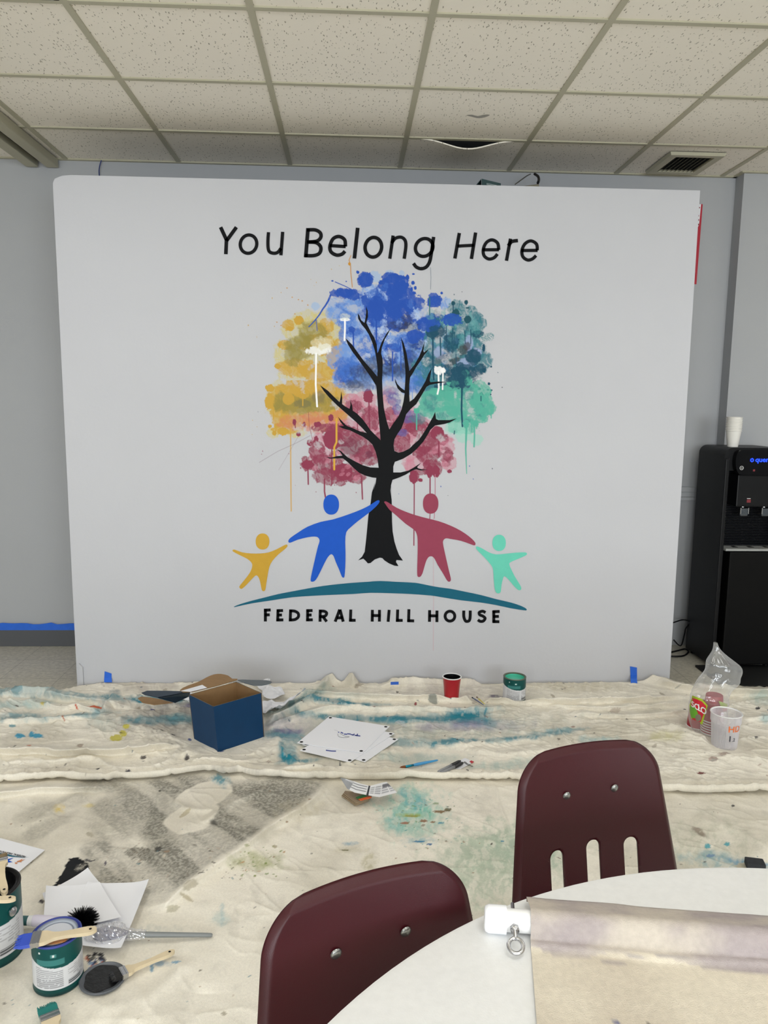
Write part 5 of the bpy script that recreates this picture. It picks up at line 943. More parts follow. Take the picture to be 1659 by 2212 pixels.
for j in range(len(rr)-1):
    for k in range(n): F.append((j*n+k, j*n+(k+1) % n, (j+1)*n+(k+1) % n, (j+1)*n+k))
obj('lid', V, F, vmat('smeared_lid', .3, .5), pc, smooth=True, colors=np.array(Cc))
q3 = (-.875, 1.595)
paint_can('closed quart paint can cut off at the lower left corner', (q3[0], q3[1], .006), .055, .128, math.atan2(-q3[1], -q3[0]), inside=((200, 206, 214), (130, 130, 120)), fill=.93)
# flat brushes: chip brush with wooden handle
def chip_brush(p_tip, p_end, label, bc, w=.05, tcol=None, roll=0., group='flat brushes with pale wooden handles', up=None, drybr=None):
    d = p_end-p_tip; L = d.length; ex = d.normalized(); uz = (up or Vector((0, 0, 1))); ey = uz.cross(ex).normalized(); ez = ex.cross(ey)
    t = thing('flat_brush', label, 'paintbrush', tuple(p_tip+d*.5), 0, group)
    X = lambda x, y, z: tuple(p_tip+ex*x+ey*y+ez*z)
    # bristles: separate clumps fanned
    b = MB(); rnd = random.Random(int(abs(p_tip.x)*1000)); NB = 34
    for i in range(NB):
        for k in range(3):
            y0 = (i/(NB-1)-.5)*w*.93; z0_ = (k-1)*.003; le = L*.0+rnd.uniform(-.004, .006)
            tip = X(le, y0*(1+rnd.uniform(-.05, .12))+rnd.uniform(-.001, .001), z0_*.5+rnd.uniform(-.001, .001)); rt = X(w*.78, y0, z0_)
            b.tube([tip, X(w*.25, y0*1.03, z0_), rt], [.0006, .0016, .0018], 5)
    b.build('bristles', bc, t, world=True)
    MB().box((0, 0, 0), (1, 1, 1)); f = MB()
    V = [X(x, y, z) for x in (w*.72, w*1.18) for y in (-w*.5, w*.5) for z in (-.006, .006)]; f.add(V, [(0, 1, 3, 2), (4, 6, 7, 5), (0, 4, 5, 1), (2, 3, 7, 6), (0, 2, 6, 4), (1, 5, 7, 3)])
    for xx in (w*.82, w*1.08): f.add([X(x, y, z) for x in (xx-.0015, xx+.0015) for y in (-w*.505, w*.505) for z in (-.0072, .0072)], [(0, 1, 3, 2), (4, 6, 7, 5), (0, 4, 5, 1), (2, 3, 7, 6), (0, 2, 6, 4), (1, 5, 7, 3)])
    f.build('ferrule', M_metal, t, world=True)
    ol_ = [(w*1.15, .5), (w*1.45, .47), (w*1.85, .26), (L*.62, .2), (L*.78, .25), (L*.9, .27), (L*.97, .18), (L, .04)]
    half = smooth_poly([(x, y*w) for x, y in ol_], 3, False); outl = half+[(x, -y) for x, y in half[::-1]]
    hb = MB().plate([X(x, y, .0045) for x, y in outl], .009, tuple(-ez)); ho = hb.build('handle', M_wood, t, world=True)
    hh = MB().lathe([(.0001, 0), (.0035, 0)], 12).build('hanging_hole', M_dark, ho)
    cpt = Vector(X(L*.92, 0, .0052)); hh.location = cpt-t.location; hh.rotation_euler = ez.to_track_quat('Z', 'Y').to_euler(); return t
M_bb = mat('blue_wet_bristle', (34, 72, 186), .5); M_tb2 = mat('teal_wet_bristle', (24, 122, 116), .6); M_kb = mat('black_wet_bristle', (8, 8, 9), .3); M_dirty = mat('tan_blue_bristle', (150, 130, 96), .7, noise=(60, .5))
zt = .006+.132+.008
chip_brush(atz(36, 2036, zt), atz(209, 2008, zt+.003), 'flat brush with blue-soaked bristles lying on the closed quart can', M_bb, .046)
lt = [c for c in D.objects if c.name.startswith('flat_brush')][-1]
chip_brush(atz(100, 2172, .03), atz(150, 2330, .02), 'flat brush with teal and mint bristles at the bottom edge', M_tb2, .042)
zg = .006+GH+.006
chip_brush(atz(0, 1846, zg+.01), atz(10, 1932, zg), 'flat brush with paint-stained tan bristles standing over the large black can', M_dirty, .034)
chip_brush(atz(-120, 1948, zg+.012), atz(34, 1942, zg+.012), 'second wooden flat brush lying across the large black can, only its handle end showing', M_kb, .034)
# lid with black paint and brush
q = atz(222, 2113, .012)
ld = thing('can_lid', 'round grey can lid used as palette, covered with wet black paint', 'lid', (q.x, q.y, .006))
MB().lathe([(.0001, .001), (.044, .001), (.047, .004), (.052, .003), (.056, .004), (.057, .0075), (.054, .009), (.050, .0065), (.045, .006), (.0001, .0055)], 56).build('disc', mat('grey_lid', (96, 100, 106), .4, .2), ld, smooth=True, auto=.9)
V = [(.046*(1+.05*math.sin(3*a+1)+.03*math.sin(7*a))*math.cos(a), .046*(1+.05*math.sin(3*a+1)+.03*math.sin(7*a))*math.sin(a), .0075) for a in np.linspace(0, 2*PI, 48, endpoint=False)]
MB().plate(V, .002).build('black_paint', mat('wet_black_paint', (20, 20, 21), .3, bump=(90, .2)), ld)
chip_brush(atz(240, 2112, .022), atz(377, 2055, .02), 'flat wooden brush with black bristles resting on the paint-covered lid', M_kb, .033)
# white paper sheets
def paper_sheet(corn, z, label, seed, curl=.01, name='paper_sheet', cat='paper', colors=None, m=None, N=24):
    P = [atz(u, v, z) for u, v in corn]; V = []; F = []
    for j in range(N+1):
        for i in range(N+1):
            a, b = i/N, j/N; p = (P[0]*(1-a)+P[1]*a)*(1-b)+(P[3]*(1-a)+P[2]*a)*b; V.append(tuple(p))
    V = np.array(V); a = np.tile(np.arange(N+1)/N, N+1); b = np.repeat(np.arange(N+1)/N, N+1)
    V[:, 2] = z+curl*(abs(2*a-1)**3*.6+abs(2*b-1)**3*.4)+.006*fbm(V[:, 0], V[:, 1], 8, 2, seed)
    for j in range(N):
        for i in range(N): k = j*(N+1)+i; F.append((k, k+1, k+N+2, k+N+1))
    o = obj(name, V, F, m or M_paper, None, smooth=True, colors=colors); tag(o, label, cat); return o
paper_sheet([(92, 1938), (190, 1882), (226, 1925), (110, 1990)], .014, 'blue-white paper half hidden under the larger white sheet', 4)
paper_sheet([(190, 1917), (322, 1910), (262, 2062), (120, 2040)], .018, 'white paper sheet with raised right corner, under the plastic-wrapped brush', 6, .016)
paper_sheet([(100, 1921), (216, 1914), (262, 1990), (92, 2016)], .026, 'topmost white paper sheet under the round black brush', 9)
# round black brush with white handle
p0, p1 = atz(-4, 1988, .035), atz(160, 1990, .032)
rb = thing('round_brush', 'round duster brush with bushy black bristles and pale lilac handle', 'paintbrush', tuple((p0+p1)/2))
P = lambda f: p0+(p1-p0)*f
MB().tube([P(.22), P(.40)], [.0125, .0125], 20).build('handle_tip', mat('teal_grip', (44, 92, 92), .5), rb, smooth=True, world=True, auto=.6)
MB().tube([P(.40), P(.46)], [.013, .014], 20).build('collar', M_white, rb, smooth=True, world=True, auto=.6)
MB().tube([P(.462), P(.50), P(.7), P(1.0)], [.0145, .0155, .014, .0095], 20).build('handle', mat('lilac_handle', (214, 208, 222), .35), rb, smooth=True, world=True, auto=.6)
b = MB(); rnd = random.Random(5); base_ = P(.98); ax = (p1-p0).normalized()
for i in range(1400):
    v = Vector((rnd.gauss(0, 1), rnd.gauss(0, 1), rnd.gauss(0, 1))).normalized(); d_ = (ax*.55+v).normalized(); L_ = .046*rnd.uniform(.75, 1.12)
    c1 = base_+ax*.022; e = c1+d_*L_; e.z = c1.z+(e.z-c1.z)*.7; e.z = max(e.z, .026); b.tube([c1, c1+(e-c1)*.6, e], [.0022, .0013, .0004], 4, cap=False)
b.build('bristles', M_kb, rb, world=True)
# plastic wrapped long brush
p0, p1 = atz(190, 2018, .035), atz(459, 2020, .014)
wb_ = thing('wrapped_brush', 'long grey brush with head wrapped in clear crumpled plastic', 'paintbrush', tuple((p0+p1)/2)); P = lambda f: p0+(p1-p0)*f
MB().tube([P(.30), P(.42), P(.95), P(.99), P(1)], [.0085, .0078, .0058, .005, .003], 14).build('handle', mat('grey_lacquer', (124, 128, 128), .35), wb_, smooth=True, world=True)
MB().tube([P(.05), P(.12), P(.22), P(.32)], [.012, .022, .018, .009], 14).build('brush_head', mat('violet_grey_bristle', (96, 94, 118), .7), wb_, smooth=True, world=True)
V = []; F = []; n = 40; m = 34
for j in range(m+1):
    f = j/m; c = P(-.02+.48*f); r = .034*math.sin(min(1, f*1.25+.12)*PI*.75)**.8 if f < .62 else .012+.022*(1-f)
    for k in range(n):
        th = 2*PI*k/n; rr_ = r*(1+.5*(fbm(np.array([math.cos(th)*3+5+f*9]), np.array([math.sin(th)*3+4]), 1.7, 3, 7)[0]-.5)); V.append((c.x, c.y+rr_*math.cos(th), max(.022, c.z+rr_*.75*math.sin(th))))
for j in range(m):
    for k in range(n): F.append((j*n+k, j*n+(k+1) % n, (j+1)*n+(k+1) % n, (j+1)*n+k))
obj('plastic_wrap', V, F, film_mat('crinkled_film', (238, 238, 242), .5, .22), wb_, smooth=False, world=True)
# logo print at left
N = 90; corn = [(-150, 1770), (97, 1836), (36, 1887), (-230, 1835)]
P = [atz(u, v, .012) for u, v in corn]; lp = thing('logo_flyer', 'white flyer printed with the mural figures, upside down at the left edge', 'flyer', tuple(sum(P, Vector())/4)); 
MB().plate(P, .001).build('sheet', M_paper, lp, world=True)
ZF = lambda L, z=.0135: [atz(x/7.54, 1800+y/7.54, z) for x, y in L]
b = MB().flat(ZF([(-600, 200), (-300, 240), (0, 318), (100, 335), (250, 372), (350, 385), (480, 388), (350, 392), (200, 380), (80, 360), (0, 340), (-300, 290)])); b.build('printed_hill', M_teal, lp, world=True)
b = MB().flat(ZF([(0, 445), (60, 430), (130, 385), (125, 420), (225, 395), (140, 440), (205, 468), (100, 475), (40, 470), (-60, 450)])); b.build('printed_figure', M_blue, lp, world=True)
b = MB().flat(ZF([(270, 455), (320, 440), (370, 410), (350, 440), (415, 420), (340, 460), (360, 475), (310, 462), (285, 470)])).flat(ZF(ell((262, 485), 22, 12, 12))); b.build('printed_figure', mat('orange_print2', (214, 140, 90), .5), lp, world=True)
V, F = text_mesh('FEDERAL HILL HOUSE', 1.0, True); a_, b_ = ZF([(428, 372), (200, 322)]); ex = (b_-a_).normalized(); ey = Vector((-ex.y, ex.x, 0)); sc = (b_-a_).length/4.6
obj('printed_words', [a_+ex*v.x*sc+ey*v.y*sc for v in V], F, M_ink, lp, world=True)
# black sponge by the table
q = atz(1627, 1868, .01); t = MB().box((-.028, -.02, 0), (.028, .02, .022), .004).build('sanding_sponge', mat('dark_sponge', (44, 46, 50), .85, bump=(300, .4), noise=(60, .3))); t.location = (q.x, q.y-.01, .008); t.rotation_euler = (0, 0, -.25)
tag(t, 'small dark sanding sponge on the cloth just beyond the round table', 'sponge')
# ------------------------------------------------------------------ chairs
def chair_mat():
    m = mat('maroon_plastic', (58, 9, 18), .38, spec=.38, noise=(6, .1), bump=(900, .12)); return m
M_mar = chair_mat(); M_leg = mat('chrome_tube', (176, 176, 178), .25, 1.)
ZB0, ZT = .40, .797
SLOTS = [(-.098, -.074, .445, .555), (-.018, .006, .452, .562), (.062, .088, .455, .560)]
SLOTS = [(-.083, .445, .595), (0., .445, .600), (.083, .445, .595)]
def make_chair(label):
    t = thing('stacking_chair', label, 'chair', (0, 0, 0), group='maroon plastic chairs at the round table')
    nu, nvv = 130, 150; wb, wt = .195, .152; V = np.zeros(((nu+1)*(nvv+1), 3)); keep = []
    Uu, Tt = np.meshgrid(np.linspace(-1, 1, nu+1), np.linspace(0, 1, nvv+1)); 
    # flat layout (s across, t up)
    Hh = ZT-ZB0; z = ZB0+Tt*Hh; w = wb+(wt-wb)*(np.clip((z-.44)/(ZT-.44), -.2, 1))**1.1
    topdist = ZT-z; rc_ = .062; k = np.clip(1-topdist/rc_, 0, 1); w = w-rc_*(1-np.sqrt(np.clip(1-k**2, 0, 1)))*.96
    s = Uu*w; z = z-.010*(s/.16)**2*Tt**4
    sl = np.zeros_like(s, bool); r0 = .0155
    for (c0, za, zb_) in SLOTS:
        cz = np.clip(z, za, zb_); dx_, dz_ = s-c0, z-cz; d = np.sqrt(dx_**2+dz_**2)+1e-9; ins_ = d < r0; pad_ = np.pad(ins_, 1); nb_ = np.zeros_like(ins_)
        for a_ in (0, 1, 2):
            for b_ in (0, 1, 2): nb_ |= pad_[a_:a_+ins_.shape[0], b_:b_+ins_.shape[1]]
        near = nb_ & ~ins_
        s = np.where(near, c0+dx_/d*r0, s); z = np.where(near, cz+dz_/d*r0, z); sl |= ins_
    e = np.minimum((1-abs(Uu))*w, np.where(k > 0, (rc_*(1-k)), 9)); e = np.minimum((w-abs(Uu*w)), ZT-ZB0-Tt*Hh)
    lip = .012*np.clip(1-e/.013, 0, 1)**1.5
    y = .19+.187*(z-.44)-.018*(s/.17)**2+lip-.02*np.clip((.46-z)/.06, 0, 1)**2*0
    edge_s = 0
    V = np.stack([s.ravel(), y.ravel(), z.ravel()], 1); F = []; slf = sl
    for j in range(nvv):
        for i in range(nu):
            if slf[j:j+2, i:i+2].any(): continue
            a = j*(nu+1)+i; F.append((a, a+1, a+nu+2, a+nu+1))
    o = obj('backrest', V, F, M_mar, t, smooth=True); md = o.modifiers.new('solid', 'SOLIDIFY'); md.thickness = .0055; md.offset = -1
    # seat
    V = []; F = []; n = 40
    for j in range(n+1):
        for i in range(n+1):
            a, b = 2*i/n-1, 2*j/n-1; rr = .21; x = a*math.sqrt(1-b*b*.16)*rr; yy = b*math.sqrt(1-a*a*.16)*.205; V.append((x, yy, .43-.022*(1-min(1, (a*a+b*b)))+.02*max(0, b)**3-.03*max(0, -b-.6)**1.3))
    for j in range(n):
        for i in range(n): a = j*(n+1)+i; F.append((a, a+1, a+n+2, a+n+1))
    o = obj('seat', V, F, M_mar, t, smooth=True); md = o.modifiers.new('solid', 'SOLIDIFY'); md.thickness = .006
    for sx in (-1, 1):
        MB().tube([(sx*.185, -.16, .40), (sx*.20, -.19, .2), (sx*.215, -.215, .012)], .011, 12).build('leg', M_leg, t, smooth=True)
        MB().tube([(sx*.185, .15, .40), (sx*.20, .20, .2), (sx*.215, .25, .012)], .011, 12).build('leg', M_leg, t, smooth=True)
        MB().tube([(sx*.13, -.17, .402), (sx*.10, .12, .40), (sx*.05, .21, .43), (sx*.042, .233, .58), (sx*.052, .262, .70)], .009, 10).build('back_support', M_leg, t, smooth=True)
        for (px_, py_) in ((.215, -.215), (.215, .25)): MB().lathe([(.015, 0), (.015, .012), (.011, .018)], 14, (sx*px_, py_, .004), cap0=True).build('foot_cap', M_blk, t, smooth=True)
        zr = .708; yr = .19+.187*(zr-.44)-.018*(.054/.17)**2
        b = MB().lathe([(.0085*math.cos(a), .0045*math.sin(a)) for a in np.linspace(0, PI/2, 6)], 20).build('rivet', M_rivet, t, smooth=True)
        b.location = (sx*.054, yr-.0005, zr); b.rotation_euler = (PI/2+.185, 0, 0)
    return t
M_rivet = mat('rivet_steel', (150, 152, 150), .3, .9)
ch1 = make_chair('maroon plastic chair with three slots showing, right one at the round table'); ch1.location = (.540, 1.172, 0); ch1.rotation_euler = (0, 0, .265)
ch2 = copy_tree(ch1); ch2['label'] = 'maroon plastic chair nearer the viewer, lower centre, its back partly hidden by the table edge'
ch2.location = (.128, .768, 0); ch2.rotation_euler = (0, 0, .403)

# ------------------------------------------------------------------ round table
TC, TR = (.584, .327), .779; ZTOP = .74
tb_ = thing('round_table', 'white speckled round folding table in the lower right foreground', 'table', (TC[0], TC[1], 0))
MB().lathe([(.0001, ZTOP-.045), (TR-.03, ZTOP-.045), (TR-.004, ZTOP-.04), (TR, ZTOP-.03), (TR, ZTOP-.008), (TR-.003, ZTOP-.002), (TR-.009, ZTOP), (.0001, ZTOP)], 160).build('tabletop', mat('speckled_white_plastic', (232, 233, 233), .42, noise=(90, .05), bump=(400, .05)), tb_, smooth=True, auto=.7)
for sx in (-1, 1):
    for sy in (-1, 1): MB().tube([(sx*.17, sy*.40, ZTOP-.05), (sx*.18, sy*.44, .3), (sx*.185, sy*.46, .008)], .014, 14).build('leg', mat('grey_leg', (120, 122, 124), .4, .5), tb_, smooth=True)
    MB().tube([(sx*.183, -.45, .12), (sx*.183, .45, .12)], .012, 12).build('crossbar', mat('grey_leg', (120, 122, 124), .4, .5), tb_, smooth=True)
# banner pole (white tube with cap and eye bolt) under the hem of a canvas
RP = .0150; zp = ZTOP+RP+.001
a_, b_ = atz(1092, 1987, zp), atz(1659, 2033, zp); d_ = (b_-a_); d_.z = 0; d_.normalize(); nrm = Vector((-d_.y, d_.x, 0))   # nrm: away from camera
pl_ = thing('banner_pole', 'white plastic tube with end cap and eye bolt on the table', 'pole', (a_.x, a_.y, ZTOP)); B_ = a_-d_*.0
cap0 = atz(1046, 1984, zp); L0 = (cap0-a_).dot(d_)
Q = lambda x, r=0, z=0: a_+d_*x+nrm*r+Vector((0, 0, z))
MB().tube([Q(-.004), Q(.95)], RP, 32).build('tube', M_white, pl_, smooth=True, world=True, auto=.8)
MB().tube([Q(L0), Q(L0+.0015), Q(L0+.006), Q(.001)], [RP*.9, RP*1.08, RP*1.22, RP*1.22], 32).build('end_cap', mat('glossy_white_plastic', (244, 246, 250), .12), pl_, smooth=True, world=True, auto=.8)
eb = Q((atz(1108, 2000, zp)-a_).dot(d_)+.002, 0, 0)
bolt = MB().tube([eb+nrm*(.036), eb-nrm*(RP+.022)+Vector((0, 0, .0))], .0028, 10)
bolt.tube([eb-nrm*(RP+.001), eb-nrm*(RP+.006)], .0065, 6)
c_ = eb-nrm*(RP+.030)+Vector((0, 0, -.004)); ring = [c_+nrm*(.0095*math.cos(t))+d_*(.0095*math.sin(t))+Vector((0, 0, -.004*math.cos(t+PI))) for t in np.linspace(0, 2*PI, 26)]
bolt.tube(ring, .0028, 10); bolt.build('eye_bolt', M_metal, pl_, smooth=True, world=True)
# canvas: wraps the tube, then runs down over the table towards the viewer
xs0 = (atz(1145, 1990, zp)-a_).dot(d_)
prof_c = []      # (r along nrm, z)
for t in np.linspace(-PI*.55, PI*.62, 20): prof_c.append((-(RP+.003)*math.sin(t), zp-ZTOP+(RP+.003)*math.cos(t)))
prof_c = [(r, z) for r, z in prof_c if True]
prof_c = [(.060, .0035), (.0635, .006), (.063, .0095), (.055, .0125), (.040, .018), (.025, .0245), (.014, .0300)]+[((RP+.003)*math.cos(t), RP+.001+(RP+.003)*math.sin(t)) for t in np.linspace(PI*.4, PI*.93, 9)]+[(-.0205, .012), (-.024, .008), (-.029, .0072), (-.034, .0078), (-.038, .0055), (-.041, .0035)]+[(-.044-.007*k, .003) for k in range(85)]
V = []; F = []; nxp = 240; LEN = .95
for j, (r, z) in enumerate(prof_c):
    for i in range(nxp+1):
        x = xs0+LEN*i/nxp; sk = -.03*max(0, -r)*1.0
        flat_ = 1 if r < -.09 else 0
        rr = r*(1+.5*(fbm(np.array([x]), np.array([0.]), 6, 2, 3)[0]-.5)*(r < -.022)*(r > -.043)); zz = z+.004*(fbm(np.array([x]), np.array([r]), 12, 3, 5)[0]-.4)*(abs(r) > .02)
        p = Q(x+sk+(.06*max(0, -r-.0)*(0)), rr, 0); V.append((p.x, p.y, ZTOP+max(.0012, zz)))
for j in range(len(prof_c)-1):
    for i in range(nxp): k = j*(nxp+1)+i; F.append((k, k+nxp+1, k+nxp+2, k+1))
V = np.array(V); nv = len(V); Cc = np.zeros((nv, 3)); Cc[:] = A((214, 205, 188)); jj = np.repeat(np.arange(len(prof_c)), nxp+1)
rj = np.array([p[0] for p in prof_c])[jj]; hem = rj > -.040+.012*(fbm(V[:, 0], V[:, 0], 7, 3, 4)-.5)*4; stn = sst(.3, .62, fbm(V[:, 0]*1., V[:, 1]*2, 9, 4, 71)); g = (hem*(.35+.55*stn))[:, None]; Cc = Cc*(1-g)+A((164, 154, 156))*g
g = (~hem*sst(.5, .8, fbm(V[:, 0], V[:, 1], 7, 4, 75))*.35)[:, None]; Cc = Cc*(1-g)+A((184, 172, 156))*g
cc_ = Canvas(*proj(V[:, 0], V[:, 1], V[:, 2]), (0, 0, 0)); cc_.C = Cc
for u, v, rx, ry, c in [(1374, 2150, 3, 4, (90, 40, 60)), (1152, 2024, 3, 2, (50, 50, 60)), (1624, 2092, 4, 3, (90, 100, 150)), (1334, 2209, 6, 4, (70, 80, 130)), (1404, 2211, 9, 4, (40, 42, 46)), (1660, 2050, 10, 3, (130, 130, 150)), (1534, 2112, 2, 3, (150, 110, 100)), (1300, 2080, 60, 3, (170, 160, 156)), (1420, 2066, 80, 3, (176, 168, 164))]: cc_.blob(u, v, rx, ry, c, .85, soft=.2)
cn = obj('canvas_banner', V, F, vmat('unbleached_canvas', .9, .15, bump=(600, .3), grain=(120, .12)), None, smooth=True, colors=cc_.C); tag(cn, 'beige canvas draped over the white tube and spread towards the bottom edge', 'canvas')

# ------------------------------------------------------------------ water dispenser and surroundings
DX0, DX1, DY0, DY1, DH = 2.035, 2.40, 4.075, 4.405, 1.245
wdp = thing('water_dispenser', 'tall black water dispenser with glowing blue display at the right edge', 'water dispenser', ((DX0+DX1)/2, (DY0+DY1)/2, 0))
# cabinet: rounded rear-top outline extruded in x with recessed front
r_ = .045; arcp = [(DX0+r_-r_*math.cos(t), DH-r_+r_*math.sin(t)) for t in np.linspace(0, PI/2, 8)]; arcq = [(DX1-r_+r_*math.sin(t), DH-r_+r_*math.cos(t)) for t in np.linspace(0, PI/2, 8)]
outl = [(DX0, .02)]+arcp+arcq+[(DX1, .02)]
MB().plate([(x, DY0+.10, z) for x, z in outl], DY1-DY0-.10, (0, 1, 0)).build('cabinet', M_blk, wdp, world=True)
sd = MB()
for xa, xb in ((DX0, DX0+.022), (DX1-.022, DX1)): sd.box((xa, DY0, .02), (xb, DY0+.105, DH-.06), .004)
sd.build('side_panel', M_blk, wdp, world=True)
hd = MB().plate([(x, DY0+.02, z) for x, z in [(DX0+.001, 1.12)]+[(x, z) for x, z in arcp+arcq]+[(DX1-.001, 1.12)]], .09, (0, 1, 0)); hd.build('top_cover', M_blk, wdp, world=True)
pts = smooth_poly([(DX0+.045, 1.20), (DX0+.06, 1.228), (DX0+.10, 1.233), (DX1-.03, 1.233), (DX1-.012, 1.22), (DX1-.01, 1.12), (DX1-.03, 1.100), (DX0+.10, 1.100), (DX0+.062, 1.112), (DX0+.046, 1.15)], 4)
MB().plate([(x, DY0-.018, z) for x, z in pts], .04, (0, 1, 0)).build('display_panel', mat('gloss_black', (3, 3, 5), .12, spec=.2), wdp, world=True); dp = wdp.children[-1] if False else [c for c in D.objects if c.name == 'display_panel'][0]
MB().box((DX0+.07, DY0-.005, .925), (DX1-.03, DY0+.09, 1.10), .006).build('dispensing_head', M_blk, wdp, world=True)
for i in range(24):
    pass
rib = MB()
for i in range(24): z = .70+i*.0092; rib.box((DX0+.022, DY0+.078, z), (DX1-.022, DY0+.102, z+.0055), .0015)
rib.build('ribbed_backsplash', mat('dark_blue_black', (7, 9, 16), .4, spec=.2), wdp, world=True)
MB().plate([(DX0+.03, DY0-.01, .692), (DX1-.03, DY0-.01, .692), (DX1-.022, DY0+.10, .692), (DX0+.022, DY0+.10, .692)], .012).build('drip_tray', mat('grey_tray', (150, 152, 150), .5), wdp, world=True)
for i in range(3): MB().plate([(DX0+.09+i*.09, DY0+.03, .694), (DX0+.12+i*.09, DY0+.03, .694), (DX0+.115+i*.09, DY0+.07, .694), (DX0+.095+i*.09, DY0+.07, .694)], .001).build('tray_slot', M_dark, wdp, world=True)
MB().box((DX0+.055, DY0-.01, .03), (DX1-.03, DY0+.10, .675), .008).build('lower_door', mat('matte_black', (6, 6, 6), .6, spec=.15), wdp, world=True)
M_tap = mat('smoky_clear_plastic', (60, 66, 72), .1, coat=.5)
for cx in (DX0+.125, DX0+.245):
    tp_ = MB().box((cx-.022, DY0+.005, .872), (cx+.022, DY0+.020, .915), .006).build('tap_lever', M_tap, wdp, world=True)
    MB().tube([(cx, DY0+.03, .935), (cx, DY0+.03, .905)], .011, 14).build('tap_nozzle', M_metal, wdp, smooth=True, world=True)
    b = MB()
    for s in (-1, 1): b.box((cx+s*.022-.002, DY0+.002, .885), (cx+s*.022+.002, DY0+.01, .918))
    b.build('tap_bracket', M_metal, tp_, world=True)
M_led = mat('blue_led', (20, 60, 255), .4, emis=((20, 60, 255), 3.0))
V, F = text_mesh('quench', .036, True); obj('lit_brand_text', [(DX0+.150+v.x*1.1, DY0-.0195, 1.172+v.y) for v in V], F, M_led, dp, world=True)
b = MB()
for k in range(6): a = k*PI/3+.5; b.lathe([(.0001, 0), (.0036, 0)], 10, (0, 0, 0)); b.V[-20:] = [(DX0+.132+.0078*math.cos(a)+x, DY0-.0195, 1.181+.0078*math.sin(a)+y) for x, y, z in b.V[-20:]]
b.build('lit_flower_mark', M_led, dp, world=True)
b = MB(); ring = [(DX0+.078+.0095*math.cos(a), 1.138+.0095*math.sin(a)) for a in np.linspace(0, 2*PI, 20)]
b.tube([(x, DY0-.0195, z) for x, z in ring], .0014, 6); b.tube([(DX0+.075, DY0-.0195, 1.138), (DX0+.081, DY0-.0195, 1.138)], .002, 6); b.build('round_icon', M_white, dp, world=True)
M_rl = mat('dim_red_mark', (120, 36, 44), .4)
MB().box((DX0+.142, DY0-.0195, 1.120), (DX0+.153, DY0-.0185, 1.131)).build('red_icon', M_rl, dp, world=True)
MB().box((DX0+.128, DY0-.0062, .948), (DX0+.150, DY0-.0052, .965)).build('warning_label', M_rl, wdp, world=True)
MB().box((DX0+.128, DY0-.0062, .969), (DX0+.148, DY0-.0052, .9715)).build('warning_label', M_white, wdp, world=True)
ft = MB()
for x in (DX0+.03, DX1-.03):
    for y in (DY0+.04, DY1-.04): ft.lathe([(.015, 0), (.015, .022)], 12, (x, y, 0), cap0=True)
ft.build('feet', M_blk, wdp, world=True)
mt = MB().box((1.965, 3.795, .0), (2.75, 4.12, .012), .004).build('floor_mat', mat('black_rubber', (10, 11, 12), .6)); tag(mt, 'black rubber mat on the floor under the water dispenser', 'mat')
# paper cups on the dispenser
q = aty(1583, 955, 4.17)
M_pc = mat('white_paper_cup', (232, 230, 224), .55)
def paper_cup(label, z):
    t = thing('paper_cup', label, 'cup', (q.x, 4.17, z), group='nested white paper cups on the water dispenser')
    MB().lathe([(.0001, .004), (.026, .004), (.0265, 0), (.0275, .0), (.0405, .088)], 36).build('body', M_pc, t, smooth=True, auto=.7)
    MB().lathe([(.041+.0022*math.cos(a), .088+.0022*math.sin(a)) for a in np.linspace(0, 2*PI, 9)], 36).build('rim', M_pc, t, smooth=True); return t
for i in range(9): paper_cup(['lowest', 'second from bottom', 'third from bottom', 'fourth from bottom', 'middle', 'fourth from top', 'third from top', 'second from top', 'topmost'][i]+' white paper cup of the stack on the water dispenser', DH+.001+i*.0092)
# cables
def cable(pts, r, label, m=M_blk, cat='cable'):
    p = [Vector(x) for x in smooth_poly([tuple(x) for x in pts], 6, False)]; o = MB().tube(p, r, 8).build('cable', m, None, smooth=True); tag(o, label, cat); return o
cable([aty(1440, 1350, 4.35), aty(1460, 1343, 4.38), aty(1476, 1339, 4.40), aty(1490, 1344, 4.38), aty(1481, 1358, 4.40), aty(1478, 1372, 4.42), Vector((2.02, 4.44, .02)), aty(1455, 1382, 4.45)], .004, 'black cable looping behind the water dispenser')
cable([atz(1440, 1411, .006), atz(1462, 1406, .006), atz(1480, 1402, .006), atz(1487, 1408, .006), atz(1478, 1416, .006), atz(1462, 1418, .006), atz(1440, 1417, .006)], .005, 'black cable loop lying on the floor right of the partition')
cable([aty(219, 346, 4.50), aty(216, 356, 4.50), aty(214, 368, 4.50), aty(215, 384, 4.50)], .003, 'thin dark blue cable on the wall above the partition, left', mat('dark_blue_cable', (30, 50, 110), .5))
